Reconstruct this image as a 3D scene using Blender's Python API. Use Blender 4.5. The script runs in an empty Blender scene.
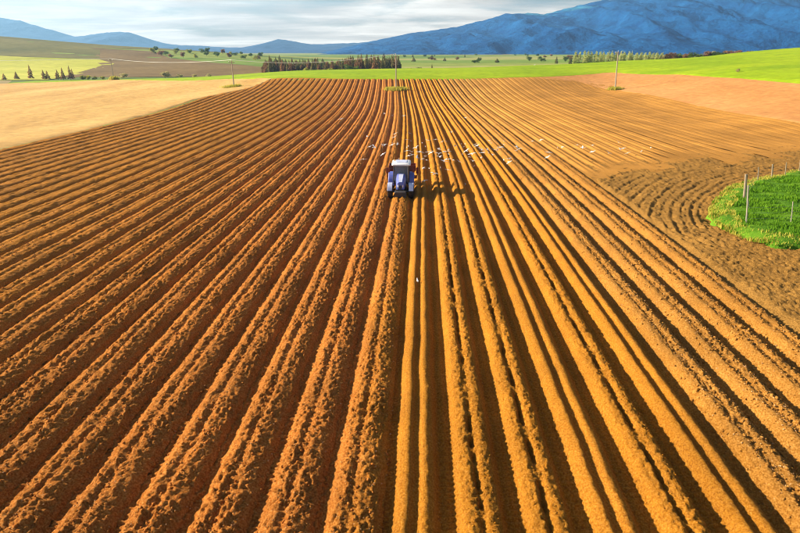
import bpy, bmesh, math, random
import numpy as np
from math import radians, sin, cos, pi

random.seed(7)
RNG = np.random.default_rng(11)

# ------------------------------------------------------------------ camera, sky, sun, exposure
scene = bpy.context.scene
CAMZ, PITCH, FPX = 11.9, radians(21.1), 560.0
cam_d = bpy.data.cameras.new('camera')
cam_d.sensor_width = 36.0
cam_d.lens = 36.0 * FPX / 800.0
cam_d.clip_start, cam_d.clip_end = 0.2, 60000.0
cam = bpy.data.objects.new('camera', cam_d)
scene.collection.objects.link(cam)
cam.location = (0, 0, CAMZ)
cam.rotation_euler = (pi / 2 - PITCH, 0, 0)
scene.camera = cam

SUN_EL, SUN_AZ = radians(24.0), radians(14.0)      # sun to the left, a little ahead of the camera
SD = (-cos(SUN_EL) * cos(SUN_AZ), cos(SUN_EL) * sin(SUN_AZ), sin(SUN_EL))
sun_d = bpy.data.lights.new('sun', 'SUN')
sun_d.energy = 5.0
sun_d.angle = radians(0.6)
sun_d.color = (1.0, 0.86, 0.64)
sun = bpy.data.objects.new('sun', sun_d)
scene.collection.objects.link(sun)
from mathutils import Vector, Matrix, Euler
sun.rotation_euler = Vector(SD).to_track_quat('Z', 'Y').to_euler()
sun.location = (-200, 50, 120)

world = bpy.data.worlds.new('World')
scene.world = world
world.use_nodes = True
wn, wl = world.node_tree.nodes, world.node_tree.links
wn.clear()
w_out = wn.new('ShaderNodeOutputWorld')
w_bg = wn.new('ShaderNodeBackground')
w_bg.inputs['Strength'].default_value = 0.05
w_sky = wn.new('ShaderNodeTexSky')
w_sky.sky_type = 'NISHITA'
w_sky.sun_disc = False
w_sky.sun_elevation = SUN_EL
w_sky.sun_rotation = math.atan2(SD[0], SD[1])
w_sky.air_density, w_sky.dust_density, w_sky.ozone_density = 1.0, 1.5, 1.0
w_tc = wn.new('ShaderNodeTexCoord')
w_sep = wn.new('ShaderNodeSeparateXYZ')
wl.new(w_tc.outputs['Generated'], w_sep.inputs[0])
def wmath(op, a, b=None, c=None):
    n = wn.new('ShaderNodeMath'); n.operation = op
    for k, v in enumerate((a, b, c)):
        if v is None: continue
        if isinstance(v, (int, float)): n.inputs[k].default_value = v
        else: wl.new(v, n.inputs[k])
    return n.outputs[0]
zz = wmath('ADD', wmath('MAXIMUM', w_sep.outputs['Z'], 0.0), 0.055)
w_com = wn.new('ShaderNodeCombineXYZ')
wl.new(wmath('DIVIDE', w_sep.outputs['X'], zz), w_com.inputs[0])
wl.new(wmath('DIVIDE', w_sep.outputs['Y'], zz), w_com.inputs[1])
def wnoise(scale, detail, rough, loc, stretch=(1, 1, 1)):
    mp = wn.new('ShaderNodeMapping'); mp.inputs['Location'].default_value = loc
    mp.inputs['Scale'].default_value = stretch
    wl.new(w_com.outputs[0], mp.inputs[0])
    n = wn.new('ShaderNodeTexNoise'); n.inputs['Scale'].default_value = scale
    n.inputs['Detail'].default_value = detail; n.inputs['Roughness'].default_value = rough
    n.inputs['Distortion'].default_value = 0.4
    wl.new(mp.outputs[0], n.inputs['Vector'])
    return n.outputs['Fac']
def wramp(fac, stops):
    r = wn.new('ShaderNodeValToRGB'); wl.new(fac, r.inputs[0])
    e = r.color_ramp.elements
    while len(e) < len(stops): e.new(0.5)
    for k, (p, c) in enumerate(stops):
        e[k].position = p; e[k].color = (*c, 1)
    return r.outputs[0]
low = wramp(w_sep.outputs['Z'], [(0.0, (.30,) * 3), (0.18, (.0,) * 3)])     # broken overhead, closing up towards the horizon
cover = wramp(wmath('ADD', wnoise(0.42, 8, 0.58, (3.1, 1.4, 0)), low), [(0.54, (.0,) * 3), (0.72, (1,) * 3)])
shade = wramp(wnoise(0.62, 9, 0.62, (7.3, 2.2, 3.0), (0.65, 1, 1)),
              [(0.36, (7.4, 6.2, 4.75)), (0.47, (9.0, 7.6, 5.9)), (0.55, (10.8, 9.3, 7.4)), (0.65, (13.0, 11.5, 9.4))])
w_mix = wn.new('ShaderNodeMixRGB')
wl.new(cover, w_mix.inputs[0]); wl.new(w_sky.outputs[0], w_mix.inputs[1]); wl.new(shade, w_mix.inputs[2])
wl.new(w_mix.outputs[0], w_bg.inputs['Color'])
wl.new(w_bg.outputs[0], w_out.inputs['Surface'])

vs = scene.view_settings
vs.view_transform = 'Standard'
vs.look = 'None'
vs.gamma = 1.0
vs.exposure = 1.38
vs.use_curve_mapping = False
scene.render.engine = 'CYCLES'
cy = scene.cycles
cy.use_denoising = True
cy.filter_width = 1.1
cy.max_bounces = 6
cy.diffuse_bounces = 3
cy.glossy_bounces = 2
cy.transmission_bounces = 4
cy.volume_bounces = 0
cy.transparent_max_bounces = 6
cy.caustics_reflective = cy.caustics_refractive = False

# ------------------------------------------------------------------ helpers
COL = scene.collection
ct, st = cos(PITCH), sin(PITCH)

def at(px, py, Y):
    """the point seen at a photograph pixel, at forward distance Y"""
    a, b = (px - 400) / FPX, -(py - 266.5) / FPX
    d = Vector((a, b * st + ct, b * ct - st))
    t = Y / d.y
    return Vector((d.x * t, Y, CAMZ + d.z * t))

def smooth01(t):
    t = np.clip(t, 0, 1)
    return t * t * (3 - 2 * t)

def hash2(ix, iy, seed):
    h = (ix.astype(np.int64) * 374761393 + iy.astype(np.int64) * 668265263 + seed * 1442695041) & 0xFFFFFFFF
    h = ((h ^ (h >> 13)) * 1274126177) & 0xFFFFFFFF
    h = ((h ^ (h >> 16)) * 2246822519) & 0xFFFFFFFF
    return ((h ^ (h >> 15)) & 0xFFFFFF) / float(0xFFFFFF)

def vnoise(x, y, seed=0):
    x, y = np.broadcast_arrays(np.asarray(x, float), np.asarray(y, float))
    ix, iy = np.floor(x), np.floor(y)
    fx, fy = x - ix, y - iy
    fx, fy = fx * fx * (3 - 2 * fx), fy * fy * (3 - 2 * fy)
    a, b = hash2(ix, iy, seed), hash2(ix + 1, iy, seed)
    c, d = hash2(ix, iy + 1, seed), hash2(ix + 1, iy + 1, seed)
    return (a * (1 - fx) + b * fx) * (1 - fy) + (c * (1 - fx) + d * fx) * fy - 0.5

def fbm(x, y, octv=4, seed=0, gain=0.5):
    s, amp, tot = 0, 1.0, 0
    for k in range(octv):
        s = s + amp * vnoise(x * 2 ** k + 17.3 * k, y * 2 ** k - 9.1 * k, seed + k)
        tot += amp; amp *= gain
    return s / tot

def domes(x, y, cell, seed, prob=1.0):
    """height 0..1 of rounded lumps scattered one to a cell"""
    x, y = x / cell, y / cell
    ix, iy = np.floor(x), np.floor(y)
    best = np.zeros_like(x)
    for dx in (-1, 0, 1):
        for dy in (-1, 0, 1):
            cx, cy_ = ix + dx, iy + dy
            px, py = cx + hash2(cx, cy_, seed), cy_ + hash2(cx, cy_, seed + 1)
            r = 0.35 + 0.5 * hash2(cx, cy_, seed + 2)
            on = hash2(cx, cy_, seed + 3) < prob
            an = hash2(cx, cy_, seed + 4) * pi
            ux, uy = x - px, y - py
            vx, vy = ux * np.cos(an) + uy * np.sin(an), (uy * np.cos(an) - ux * np.sin(an)) * 1.5
            q = 1 - (vx * vx + vy * vy) / (r * r)
            best = np.maximum(best, np.where(on & (q > 0), np.sqrt(np.maximum(q, 0)) * r / 0.85, 0))
    return best

def tag(o, label=None, cat=None, group=None, kind=None):
    if label: o['label'] = label
    if cat: o['category'] = cat
    if group: o['group'] = group
    if kind: o['kind'] = kind
    return o

def link(name, me, parent=None, mat=None):
    o = bpy.data.objects.new(name, me)
    COL.objects.link(o)
    if parent is not None: o.parent = parent
    if mat is not None and not me.materials: me.materials.append(mat)
    return o

def empty(name, loc=(0, 0, 0), rz=0.0, parent=None):
    o = bpy.data.objects.new(name, None)
    o.empty_display_size = 0.3
    COL.objects.link(o)
    o.location = loc; o.rotation_euler = (0, 0, rz)
    if parent is not None: o.parent = parent
    return o

def copy_tree(o, parent=None):
    c = o.copy(); COL.objects.link(c); c.parent = parent
    for ch in list(o.children): copy_tree(ch, c)
    return c

def arrays_mesh(name, co, faces, smooth=True):
    """mesh from numpy arrays; faces is (n,3) or (n,4)"""
    me = bpy.data.meshes.new(name)
    n, k = faces.shape
    me.vertices.add(len(co)); me.vertices.foreach_set('co', np.ascontiguousarray(co, dtype=np.float32).ravel())
    me.loops.add(n * k); me.loops.foreach_set('vertex_index', np.ascontiguousarray(faces, dtype=np.int32).ravel())
    me.polygons.add(n)
    me.polygons.foreach_set('loop_start', np.arange(0, n * k, k, dtype=np.int32))
    if smooth: me.polygons.foreach_set('use_smooth', np.ones(n, dtype=bool))
    me.update(calc_edges=True)
    return me

def grid_mesh(name, P, smooth=True, wrap=False):
    n, m = P.shape[:2]
    idx = np.arange(n * m).reshape(n, m)
    if wrap: idx = np.concatenate([idx, idx[:, :1]], 1)
    f = np.stack([idx[:-1, :-1], idx[:-1, 1:], idx[1:, 1:], idx[1:, :-1]], -1).reshape(-1, 4)
    return arrays_mesh(name, P.reshape(-1, 3), f, smooth)

# ------------------------------------------------------------------ materials
class NT:
    def __init__(s, name):
        s.m = bpy.data.materials.new(name); s.m.use_nodes = True
        s.n, s.l = s.m.node_tree.nodes, s.m.node_tree.links
        s.b = s.n['Principled BSDF']
        g = s.n.new('ShaderNodeNewGeometry'); s.pos = g.outputs['Position']
    def map(s, scale, src=None):
        mp = s.n.new('ShaderNodeMapping'); mp.inputs['Scale'].default_value = scale
        s.l.new(src or s.pos, mp.inputs[0]); return mp.outputs[0]
    def noise(s, scale, detail=4, rough=0.55, vec=None, dist=0.0):
        n = s.n.new('ShaderNodeTexNoise'); n.inputs['Scale'].default_value = scale
        n.inputs['Detail'].default_value = detail; n.inputs['Roughness'].default_value = rough
        n.inputs['Distortion'].default_value = dist
        s.l.new(vec or s.pos, n.inputs['Vector']); return n.outputs['Fac']
    def ramp(s, fac, stops, interp='LINEAR'):
        r = s.n.new('ShaderNodeValToRGB'); s.l.new(fac, r.inputs[0]); r.color_ramp.interpolation = interp
        e = r.color_ramp.elements
        while len(e) < len(stops): e.new(0.5)
        for k, (p, c) in enumerate(stops):
            e[k].position = p
            e[k].color = (c, c, c, 1) if isinstance(c, (int, float)) else (*c, 1)
        return r.outputs[0]
    def mix(s, a, b, fac, blend='MIX'):
        n = s.n.new('ShaderNodeMixRGB'); n.blend_type = blend
        for k, v in ((0, fac), (1, a), (2, b)):
            if isinstance(v, (int, float)): n.inputs[k].default_value = v
            elif isinstance(v, tuple): n.inputs[k].default_value = (*v, 1)
            else: s.l.new(v, n.inputs[k])
        return n.outputs[0]
    def math(s, op, a, b):
        n = s.n.new('ShaderNodeMath'); n.operation = op
        for k, v in enumerate((a, b)):
            if isinstance(v, (int, float)): n.inputs[k].default_value = v
            else: s.l.new(v, n.inputs[k])
        return n.outputs[0]
    def bump(s, h, strength, dist):
        n = s.n.new('ShaderNodeBump'); n.inputs['Strength'].default_value = strength
        n.inputs['Distance'].default_value = dist
        s.l.new(h, n.inputs['Height']); s.l.new(n.outputs[0], s.b.inputs['Normal'])
    def done(s, col, rough=0.9, spec=0.2, metal=0.0):
        if isinstance(col, tuple): s.b.inputs['Base Color'].default_value = (*col, 1)
        else: s.l.new(col, s.b.inputs['Base Color'])
        s.b.inputs['Roughness'].default_value = rough
        s.b.inputs['Specular IOR Level'].default_value = spec
        s.b.inputs['Metallic'].default_value = metal
        return s.m

def soil_mat(name, sets, patch=0.25, bstr=0.8, speck=0.5):
    """sets: one (dark, mid, light) triple, or three blended by the bed tone stored on the mesh"""
    t = NT(name)
    fine = t.noise(16, 5, 0.65)
    big = t.ramp(t.noise(patch, 4, 0.55), [(0.35, 0.80), (0.65, 1.12)])
    cols = [t.ramp(fine, [(0.36, a), (0.50, b), (0.66, c)]) for a, b, c in sets]
    lights = [tuple(min(1, v * 1.5 + 0.03) for v in c) for a, b, c in sets]
    col = cols[0]
    if len(sets) == 3:
        at_ = t.n.new('ShaderNodeAttribute'); at_.attribute_name = 'tone'
        f1 = t.ramp(at_.outputs['Fac'], [(0.0, 0.0), (0.5, 1.0)])
        f2 = t.ramp(at_.outputs['Fac'], [(0.5, 0.0), (1.0, 1.0)])
        col = t.mix(t.mix(cols[0], cols[1], f1), cols[2], f2)
    col = t.mix(col, big, 1.0, 'MULTIPLY')
    dry = t.ramp(t.noise(48, 2, 0.5), [(0.58, 0.0), (0.66, speck)])
    col = t.mix(col, lights[-1], dry)
    h = t.math('ADD', t.noise(20, 6, 0.75), t.math('MULTIPLY', t.noise(60, 3, 0.6), 0.5))
    t.bump(h, bstr, 0.06)
    return t.done(col, 0.97, 0.08)

M = {}
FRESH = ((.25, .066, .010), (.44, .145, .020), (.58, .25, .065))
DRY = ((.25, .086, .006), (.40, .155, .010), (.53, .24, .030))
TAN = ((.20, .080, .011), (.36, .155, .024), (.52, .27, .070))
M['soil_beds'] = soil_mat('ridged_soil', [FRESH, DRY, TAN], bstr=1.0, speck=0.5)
M['soil_fresh'] = soil_mat('fresh_red_clods', [FRESH])
M['soil_dry'] = soil_mat('dry_golden_clods', [DRY], bstr=0.55, speck=0.25)
M['soil_right'] = soil_mat('cloddy_tan_clods', [TAN])
M['soil_low'] = soil_mat('weathered_tan_soil', [((.28, .122, .018), (.40, .185, .034), (.50, .255, .065))], patch=0.12, bstr=0.5, speck=0.2)
M['soil_head'] = soil_mat('trampled_brown_soil', [((.14, .066, .012), (.27, .135, .026), (.41, .225, .062))], patch=0.35, bstr=1.0, speck=.5)

def field_mat(name, a, b, c, scale, stretch=(1, 1, 1), bstr=0.4, bscale=6, rough=0.95):
    t = NT(name)
    v = t.map(stretch)
    n1, n2 = t.noise(scale, 5, 0.6, v), t.noise(scale * 14, 3, 0.6)
    col = t.ramp(n1, [(0.32, a), (0.5, b), (0.68, c)])
    col = t.mix(col, t.ramp(n2, [(0.3, 0.82), (0.7, 1.15)]), 1.0, 'MULTIPLY')
    t.bump(t.noise(bscale, 4, 0.65), bstr, 0.1)
    return t.done(col, rough, 0.1)

M['smooth_soil'] = field_mat('harrowed_soil', (.42, .190, .058), (.48, .220, .070), (.53, .26, .090), 0.05, (1, .5, 1), .4, 3)
M['fallow'] = field_mat('fallow_tan_soil', (.44, .255, .075), (.54, .33, .105), (.62, .41, .145), 0.06, (1.2, .35, 1), .5, 3)
M['crop'] = field_mat('young_green_crop', (.18, .29, .003), (.24, .345, .004), (.30, .39, .006), 0.03, (1, 2.2, 1), .5, 5)
M['meadow'] = field_mat('yellow_green_meadow', (.32, .34, .03), (.42, .42, .05), (.50, .48, .08), 0.012, (1, 1.5, 1), .3, 2)
M['hill'] = field_mat('olive_brown_hillside', (.10, .100, .024), (.145, .135, .032), (.20, .17, .045), 0.010, (1, 1, 1), .6, 0.6)
M['brown_hill'] = field_mat('brown_tilled_hillside', (.13, .085, .030), (.17, .11, .038), (.21, .14, .05), 0.015, (1, 1, 1), .5, 0.8)
M['grass'] = field_mat('grass_turf', (.045, .13, .006), (.085, .20, .010), (.14, .27, .016), 0.4, (1, 1, 1), .8, 8)

def ground_mat():
    t = NT('patchwork_valley_ground')
    v = t.n.new('ShaderNodeTexVoronoi'); v.inputs['Scale'].default_value = 1.0
    warp = t.map((1 / 330, 1 / 150, 0))
    t.l.new(warp, v.inputs['Vector'])
    sep = t.n.new('ShaderNodeSeparateColor'); t.l.new(v.outputs['Color'], sep.inputs[0])
    col = t.ramp(sep.outputs[0], [(0.0, (.13, .20, .025)), (.2, (.22, .27, .05)), (.4, (.16, .24, .035)), (.6, (.30, .30, .09)),
                                  (.78, (.10, .15, .03)), (.9, (.27, .21, .09))], 'CONSTANT')
    col = t.mix(col, t.ramp(t.noise(0.05, 5, 0.6), [(0.3, 0.75), (0.7, 1.2)]), 1.0, 'MULTIPLY')
    t.bump(t.noise(0.5, 5, 0.7), 0.4, 0.4)
    return t.done(col, 0.95, 0.1)
M['ground'] = ground_mat()

def paint(name, col, rough=0.4, metal=0.0, spec=0.5, dirt=0.25, dirtcol=(.22, .11, .04)):
    t = NT(name)
    d = t.ramp(t.noise(3.0, 6, 0.65), [(0.45, 0.0), (0.75, dirt)])
    c = t.mix(col, dirtcol, d)
    r = t.ramp(t.noise(9, 3, 0.5), [(0.3, rough * 0.8), (0.7, min(1, rough * 1.4))])
    t.l.new(r, t.b.inputs['Roughness'])
    m = t.done(c, rough, spec, metal)
    return m
M['blue'] = paint('blue_paint', (.085, .13, .50), 0.4, 0, .5, .45, (.34, .22, .14))
M['blue_light'] = paint('pale_blue_paint', (.50, .55, .76), 0.4, 0, .5, .35)
M['white'] = paint('white_paint', (.72, .73, .78), 0.4)
M['dark'] = paint('dark_metal', (.035, .032, .035), 0.55)
M['grey'] = paint('grey_metal', (.26, .26, .27), 0.45, 0.6)
M['rubber'] = paint('dusty_rubber', (.028, .025, .024), 0.85, 0, 0.2, 0.65)
M['rim'] = paint('white_rim', (.62, .60, .55), 0.5, 0, .4, .5)
M['red'] = paint('dark_red_paint', (.17, .028, .014), 0.55, 0, .3, .6)
M['orange'] = paint('orange_lamp', (.75, .25, .02), 0.3)
M['wood'] = paint('weathered_wood', (.30, .24, .17), 0.9, 0, .1, .3, (.12, .08, .05))
M['pole'] = paint('pale_concrete', (.37, .33, .27), 0.9, 0, .1, .3, (.3, .25, .2))
M['cable'] = paint('bare_aluminium', (.75, .74, .72), 0.35, 0.7, .5, .1)
M['ceramic'] = paint('white_ceramic', (.75, .74, .70), 0.25)
M['lamp'] = paint('lamp_glass', (.85, .85, .85), 0.1)
M['gull_white'] = paint('white_feathers', (.80, .80, .78), 0.8, 0, .1, .05)
M['gull_grey'] = paint('pale_grey_feathers', (.62, .63, .65), 0.8, 0, .1, .05)
M['gull_black'] = paint('black_feathers', (.04, .04, .045), 0.8, 0, .1, .05)
M['beak'] = paint('orange_beak', (.60, .16, .03), 0.5)
M['wall'] = paint('white_render', (.78, .76, .72), 0.9, 0, .1, .15)
M['roof'] = paint('grey_sheet_roof', (.45, .43, .42), 0.6, 0, .3, .3)
def glass_mat():
    t = NT('cab_glass')
    t.b.inputs['Transmission Weight'].default_value = 0.75
    t.b.inputs['IOR'].default_value = 1.08
    return t.done((.62, .68, .80), 0.05, 0.8)
M['glass'] = glass_mat()

def leaf_mat(name, a, b):
    t = NT(name)
    oi = t.n.new('ShaderNodeObjectInfo')
    f = t.math('ADD', t.math('MULTIPLY', oi.outputs['Random'], 0.5), t.math('MULTIPLY', t.noise(0.9, 3, .6), 0.5))
    col = t.ramp(f, [(0.2, a), (0.8, b)])
    m = t.done(col, 0.8, 0.15)
    tb = t.n.new('ShaderNodeBsdfTranslucent'); t.l.new(col, tb.inputs['Color'])
    mx = t.n.new('ShaderNodeMixShader'); mx.inputs[0].default_value = .45
    t.l.new(t.b.outputs[0], mx.inputs[1]); t.l.new(tb.outputs[0], mx.inputs[2])
    t.l.new(mx.outputs[0], t.n['Material Output'].inputs['Surface'])
    return m
M['needle_brown'] = leaf_mat('russet_needles', (.20, .115, .055), (.36, .20, .09))
M['needle_green'] = leaf_mat('dark_green_needles', (.12, .12, .04), (.22, .19, .065))
M['leaf_yellow'] = leaf_mat('yellow_green_leaves', (.26, .27, .03), (.42, .40, .06))
M['leaf_pale'] = leaf_mat('pale_spring_leaves', (.38, .33, .13), (.52, .46, .22))
M['leaf_green'] = leaf_mat('mid_green_leaves', (.07, .12, .02), (.15, .21, .04))
M['leaf_poplar'] = leaf_mat('pale_green_poplar_leaves', (.36, .40, .12), (.52, .54, .20))
M['leaf_russet'] = leaf_mat('russet_bare_twigs', (.20, .11, .055), (.33, .19, .10))
M['bark'] = paint('bark', (.11, .075, .045), 0.95, 0, .1, .2)
M['bark_pale'] = paint('pale_bark', (.42, .40, .28), 0.95, 0, .1, .2)
M['blade'] = leaf_mat('grass_blades', (.10, .25, .010), (.26, .42, .02))
M['blade_dry'] = leaf_mat('dry_grass_blades', (.42, .40, .04), (.60, .52, .12))

# ------------------------------------------------------------------ terrain height
ctrl = []
for X in (-60, -35, -12, 12, 35, 60):
    for Y, z in ((-30, 0), (0, 0), (25, 0), (50, -.1), (72, -.3), (92, -.5), (112, -.6), (132, -.55)):
        ctrl.append((X, Y, z))
ctrl += [(-20, 150, -.15), (0, 150, -.15), (20, 150, -.1), (-20, 165, .6), (0, 165, .65), (22, 165, .7), (-20, 181, 1.8), (0, 181, 1.9), (24, 181, 1.95),
         (-43, 196, 3.0), (-20, 196, 3.1), (0, 196, 3.15), (24, 197, 3.2), (47, 199, 3.5), (45, 170, .75),
         (66, 100, .3), (66, 148, .45), (66, 180, .7), (77, 216, 4.4), (87.5, 184, 4.7), (92, 160, 4.7), (93, 137, 4.6),
         (97, 115, 4.2), (103, 88, 3.6), (110, 40, 2.5), (110, 0, 2),
         (-55, 147, -.1), (-50, 170, .6), (-53, 188, 1.0), (-133, 274, -.9), (-165, 240, -1.7), (-86, 231, .7), (-57, 205, 2.1),
         (-100, 120, -1), (-130, 60, -1), (-100, 180, -.6), (-150, 150, -1.5), (-200, 200, -2), (-110, 0, 0),
         (-44, 258, 3.6), (-2, 256, 4.5), (26, 258, 4.75), (55, 266, 5.5), (104, 285, 7.0), (150, 300, 8.7), (177, 304, 11.2),
         (205, 312, 13.0), (260, 320, 16), (300, 230, 16), (330, 120, 14), (200, 180, 10.5), (150, 130, 8), (-66, 262, 2.2), (-100, 268, .2),
         (-136, 292, -1.5), (-180, 292, -2.2),
         (-50, 330, -2), (0, 330, -1.5), (60, 340, 0), (130, 370, 2.5), (220, 400, 7), (320, 420, 10), (-120, 350, -2), (-220, 330, -2), (-300, 330, -2),
         (0, 440, -.5), (100, 440, .5), (200, 470, 2.5), (-90, 430, 0), (60, 620, .5), (250, 620, 3), (400, 600, 6),
         (-303, 450, 2.3), (-220, 440, 1), (-465, 700, 27), (-390, 700, 21), (-355, 700, 18.2), (-300, 700, 15.0), (-255, 700, 12.3), (-215, 700, 9.5),
         (-170, 700, 7), (-90, 700, 2), (0, 800, 0.5), (200, 900, 1), (-600, 700, 33), (-600, 450, 8), (-400, 560, 13), (-280, 560, 7), (-180, 540, 3.5),
         (-465, 900, 12), (-300, 900, 6), (-600, 1000, 10), (-300, 1200, 0), (-900, 600, 30)]
for a in np.linspace(0, 2 * pi, 20, endpoint=False):
    ctrl.append((1700 * cos(a), 1700 * sin(a), 1.0)); ctrl.append((4500 * cos(a), 4500 * sin(a), 0.0))
CT = np.array(ctrl, float)
SOFT = 9.0
A = np.sqrt(((CT[:, None, :2] - CT[None, :, :2]) ** 2).sum(-1) + SOFT ** 2)
CW = np.linalg.solve(A - 1e-9 * np.eye(len(CT)), CT[:, 2])

def H(x, y):
    x, y = np.broadcast_arrays(np.asarray(x, float), np.asarray(y, float))
    shp = x.shape
    x, y = x.ravel(), y.ravel()
    out = np.empty(len(x))
    for s in range(0, len(x), 60000):
        xs, ys = x[s:s + 60000], y[s:s + 60000]
        out[s:s + 60000] = np.sqrt((xs[:, None] - CT[:, 0]) ** 2 + (ys[:, None] - CT[:, 1]) ** 2 + SOFT ** 2) @ CW
    return out.reshape(shp)

def H1(x, y): return float(H(np.array([x]), np.array([y]))[0])

def on_ground(px, py, Y0=12.0, lift=0.0):
    """march the pixel's ray until it is `lift` above the ground"""
    a, b = (px - 400) / FPX, -(py - 266.5) / FPX
    d = np.array((a, b * st + ct, b * ct - st)); d /= d[1]
    Ys = Y0 * np.exp(np.linspace(0, math.log(700 / Y0), 1500))
    z = CAMZ + d[2] * Ys - lift
    hit = np.nonzero(z <= H(d[0] * Ys, Ys))[0]
    Y = Ys[hit[0]] if len(hit) else 250.0
    return Vector((d[0] * Y, Y, H1(d[0] * Y, Y) + lift))

# row line (lit foot of the bed right of the tractor's)
CY = np.array([-20, 5, 12, 17.3, 26, 33.7, 45, 58, 72, 95, 120, 138, 155, 172, 196, 215])
CX = np.array([-1.3, -.4, -.11, .08, .40, .70, 1.155, 1.58, 1.95, 2.35, 2.55, 2.5, 2.3, 2.05, 1.6, 1.1])
def cline(Y):
    # smooth the polyline
    return sum(np.interp(Y + o, CY, CX) for o in (-6, -3, 0, 3, 6)) / 5
W = 1.83

# ------------------------------------------------------------------ ground sheet
rad = np.concatenate([np.linspace(0.5, 60, 30), 60 * np.exp(np.linspace(0, math.log(30000 / 60), 190))[1:]])
ang = np.concatenate([np.linspace(-55, 55, 221), np.linspace(55, 305, 72)[1:-1]])
R_, A_ = np.meshgrid(rad, np.radians(ang), indexing='ij')
gx, gy = R_ * np.sin(A_), R_ * np.cos(A_)
YEX = np.array([-58, -56, -50, -46, -43, -1, 24, 47, 60, 70])
YEY = np.array([130, 150, 172, 186, 196, 196, 196.7, 199, 193, 180])
def yend(X): return np.interp(X, YEX, YEY)
inside = smooth01((gx + 52) / 3) * smooth01((70 - gx) / 4) * smooth01((yend(gx) - 3 - gy) / 4)
gz = H(gx, gy) - 1.2 * inside - 0.12
gz = np.where(R_ > 5000, gz * np.clip(1 - (R_ - 5000) / 4000, 0, 1) - 0.12, gz)
ground = link('ground', grid_mesh('ground', np.stack([gx, gy, gz], -1), wrap=True), None, M['ground'])
tag(ground, 'patchwork of distant green and tan valley farmland', 'ground', kind='structure')

def loft(name, pairs, nu, nv, mat, label, cat, dz=0.0, rough=0.0, rs=0.5, sink=0.0):
    a = np.array([p[0] for p in pairs], float); b = np.array([p[1] for p in pairs], float)
    s = np.linspace(0, len(pairs) - 1, nu)
    k = np.arange(len(pairs))
    def cur(c):
        P = np.stack([np.interp(s, k, c[:, 0]), np.interp(s, k, c[:, 1])], -1)
        for _ in range(max(1, nu // 60)):
            P[1:-1] = 0.25 * P[:-2] + 0.5 * P[1:-1] + 0.25 * P[2:]
        return P
    a, b = cur(a), cur(b)
    t = np.linspace(0, 1, nv)[:, None, None]
    XY = a[None] * (1 - t) + b[None] * t
    z = H(XY[..., 0], XY[..., 1]) + dz
    if rough: z = z + rough * fbm(XY[..., 0] * rs, XY[..., 1] * rs, 4, 5)
    if sink:
        dd = np.hypot(XY[..., 0] - a[None, :, 0], XY[..., 1] - a[None, :, 1])
        z = z - sink * (1 - smooth01(dd / 2.0))
    o = link(name, grid_mesh(name, np.concatenate([XY, z[..., None]], -1)), None, mat)
    return tag(o, label, cat, kind='structure')

loft('fallow_field', [((-42, 195.5), (-44, 200)), ((-45, 183), (-57, 212)), ((-49, 169), (-86, 232)), ((-52.6, 150), (-133, 272)),
                      ((-52.0, 115), (-175, 266)), ((-52.0, 90), (-230, 230)), ((-52.6, 60), (-220, 150)), ((-53.4, 25), (-180, 50))],
     160, 160, M['fallow'], 'pale tan fallow field beside the ridged rows', 'field', 0.02, 0.35, 0.35, .5)
loft('crop_field', [((-178, 266), (-180, 291)), ((-133, 272), (-136, 292)), ((-86, 232), (-100, 268)), ((-57, 210), (-66, 262)),
                    ((-43, 196), (-46, 258)), ((-1, 194), (-2, 256)), ((24, 195), (26, 258)), ((47, 197.5), (55, 266)), ((77, 216), (104, 285)),
                    ((87.5, 184), (150, 300)), ((92, 160), (200, 312)), ((93, 137), (260, 318)), ((97, 115), (300, 230)), ((103, 90), (325, 150))],
     260, 70, M['crop'], 'bright green young crop field behind the brown field', 'field', 0.10, 0.10, 0.3, .35)
loft('harrowed_field', [((44, 196), (49, 200)), ((58, 192), (77, 217)), ((65, 176), (88, 185)), ((66, 148), (92.5, 161)), ((66, 122), (93, 137)),
                        ((66.5, 100), (97, 115)), ((68, 75), (103, 90)), ((70, 45), (112, 50))],
     180, 90, M['smooth_soil'], 'smooth harrowed orange soil below the green crop', 'field', 0.0, 0.16, 0.6, .3)
loft('meadow', [((-180, 300), (-330, 300)), ((-190, 340), (-400, 360)), ((-205, 400), (-430, 420)), ((-225, 470), (-450, 480)), ((-262, 520), (-470, 510))],
     60, 60, M['meadow'], 'pale yellow green meadow below the olive hill', 'meadow', 0.05, 0.4, 0.05)
loft('tilled_hillside', [((-190, 330), (-30, 330)), ((-205, 380), (-50, 372)), ((-225, 450), (-80, 410)), ((-270, 520), (-120, 470)), ((-300, 600), (-215, 560)), ((-330, 640), (-262, 640))],
     70, 70, M['brown_hill'], 'brown tilled hillside behind the bright crop strip', 'field', 0.05, 0.5, 0.03)
loft('hill', [((-262, 520), (-700, 505)), ((-300, 600), (-720, 560)), ((-320, 640), (-730, 640)), ((-215, 705), (-760, 720)), ((-230, 780), (-780, 800)), ((-260, 900), (-800, 900))],
     120, 120, M['hill'], 'long olive brown hill with a bare crest below the pale mountains', 'hill', 0.10, 0.8, 0.03)

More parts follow.
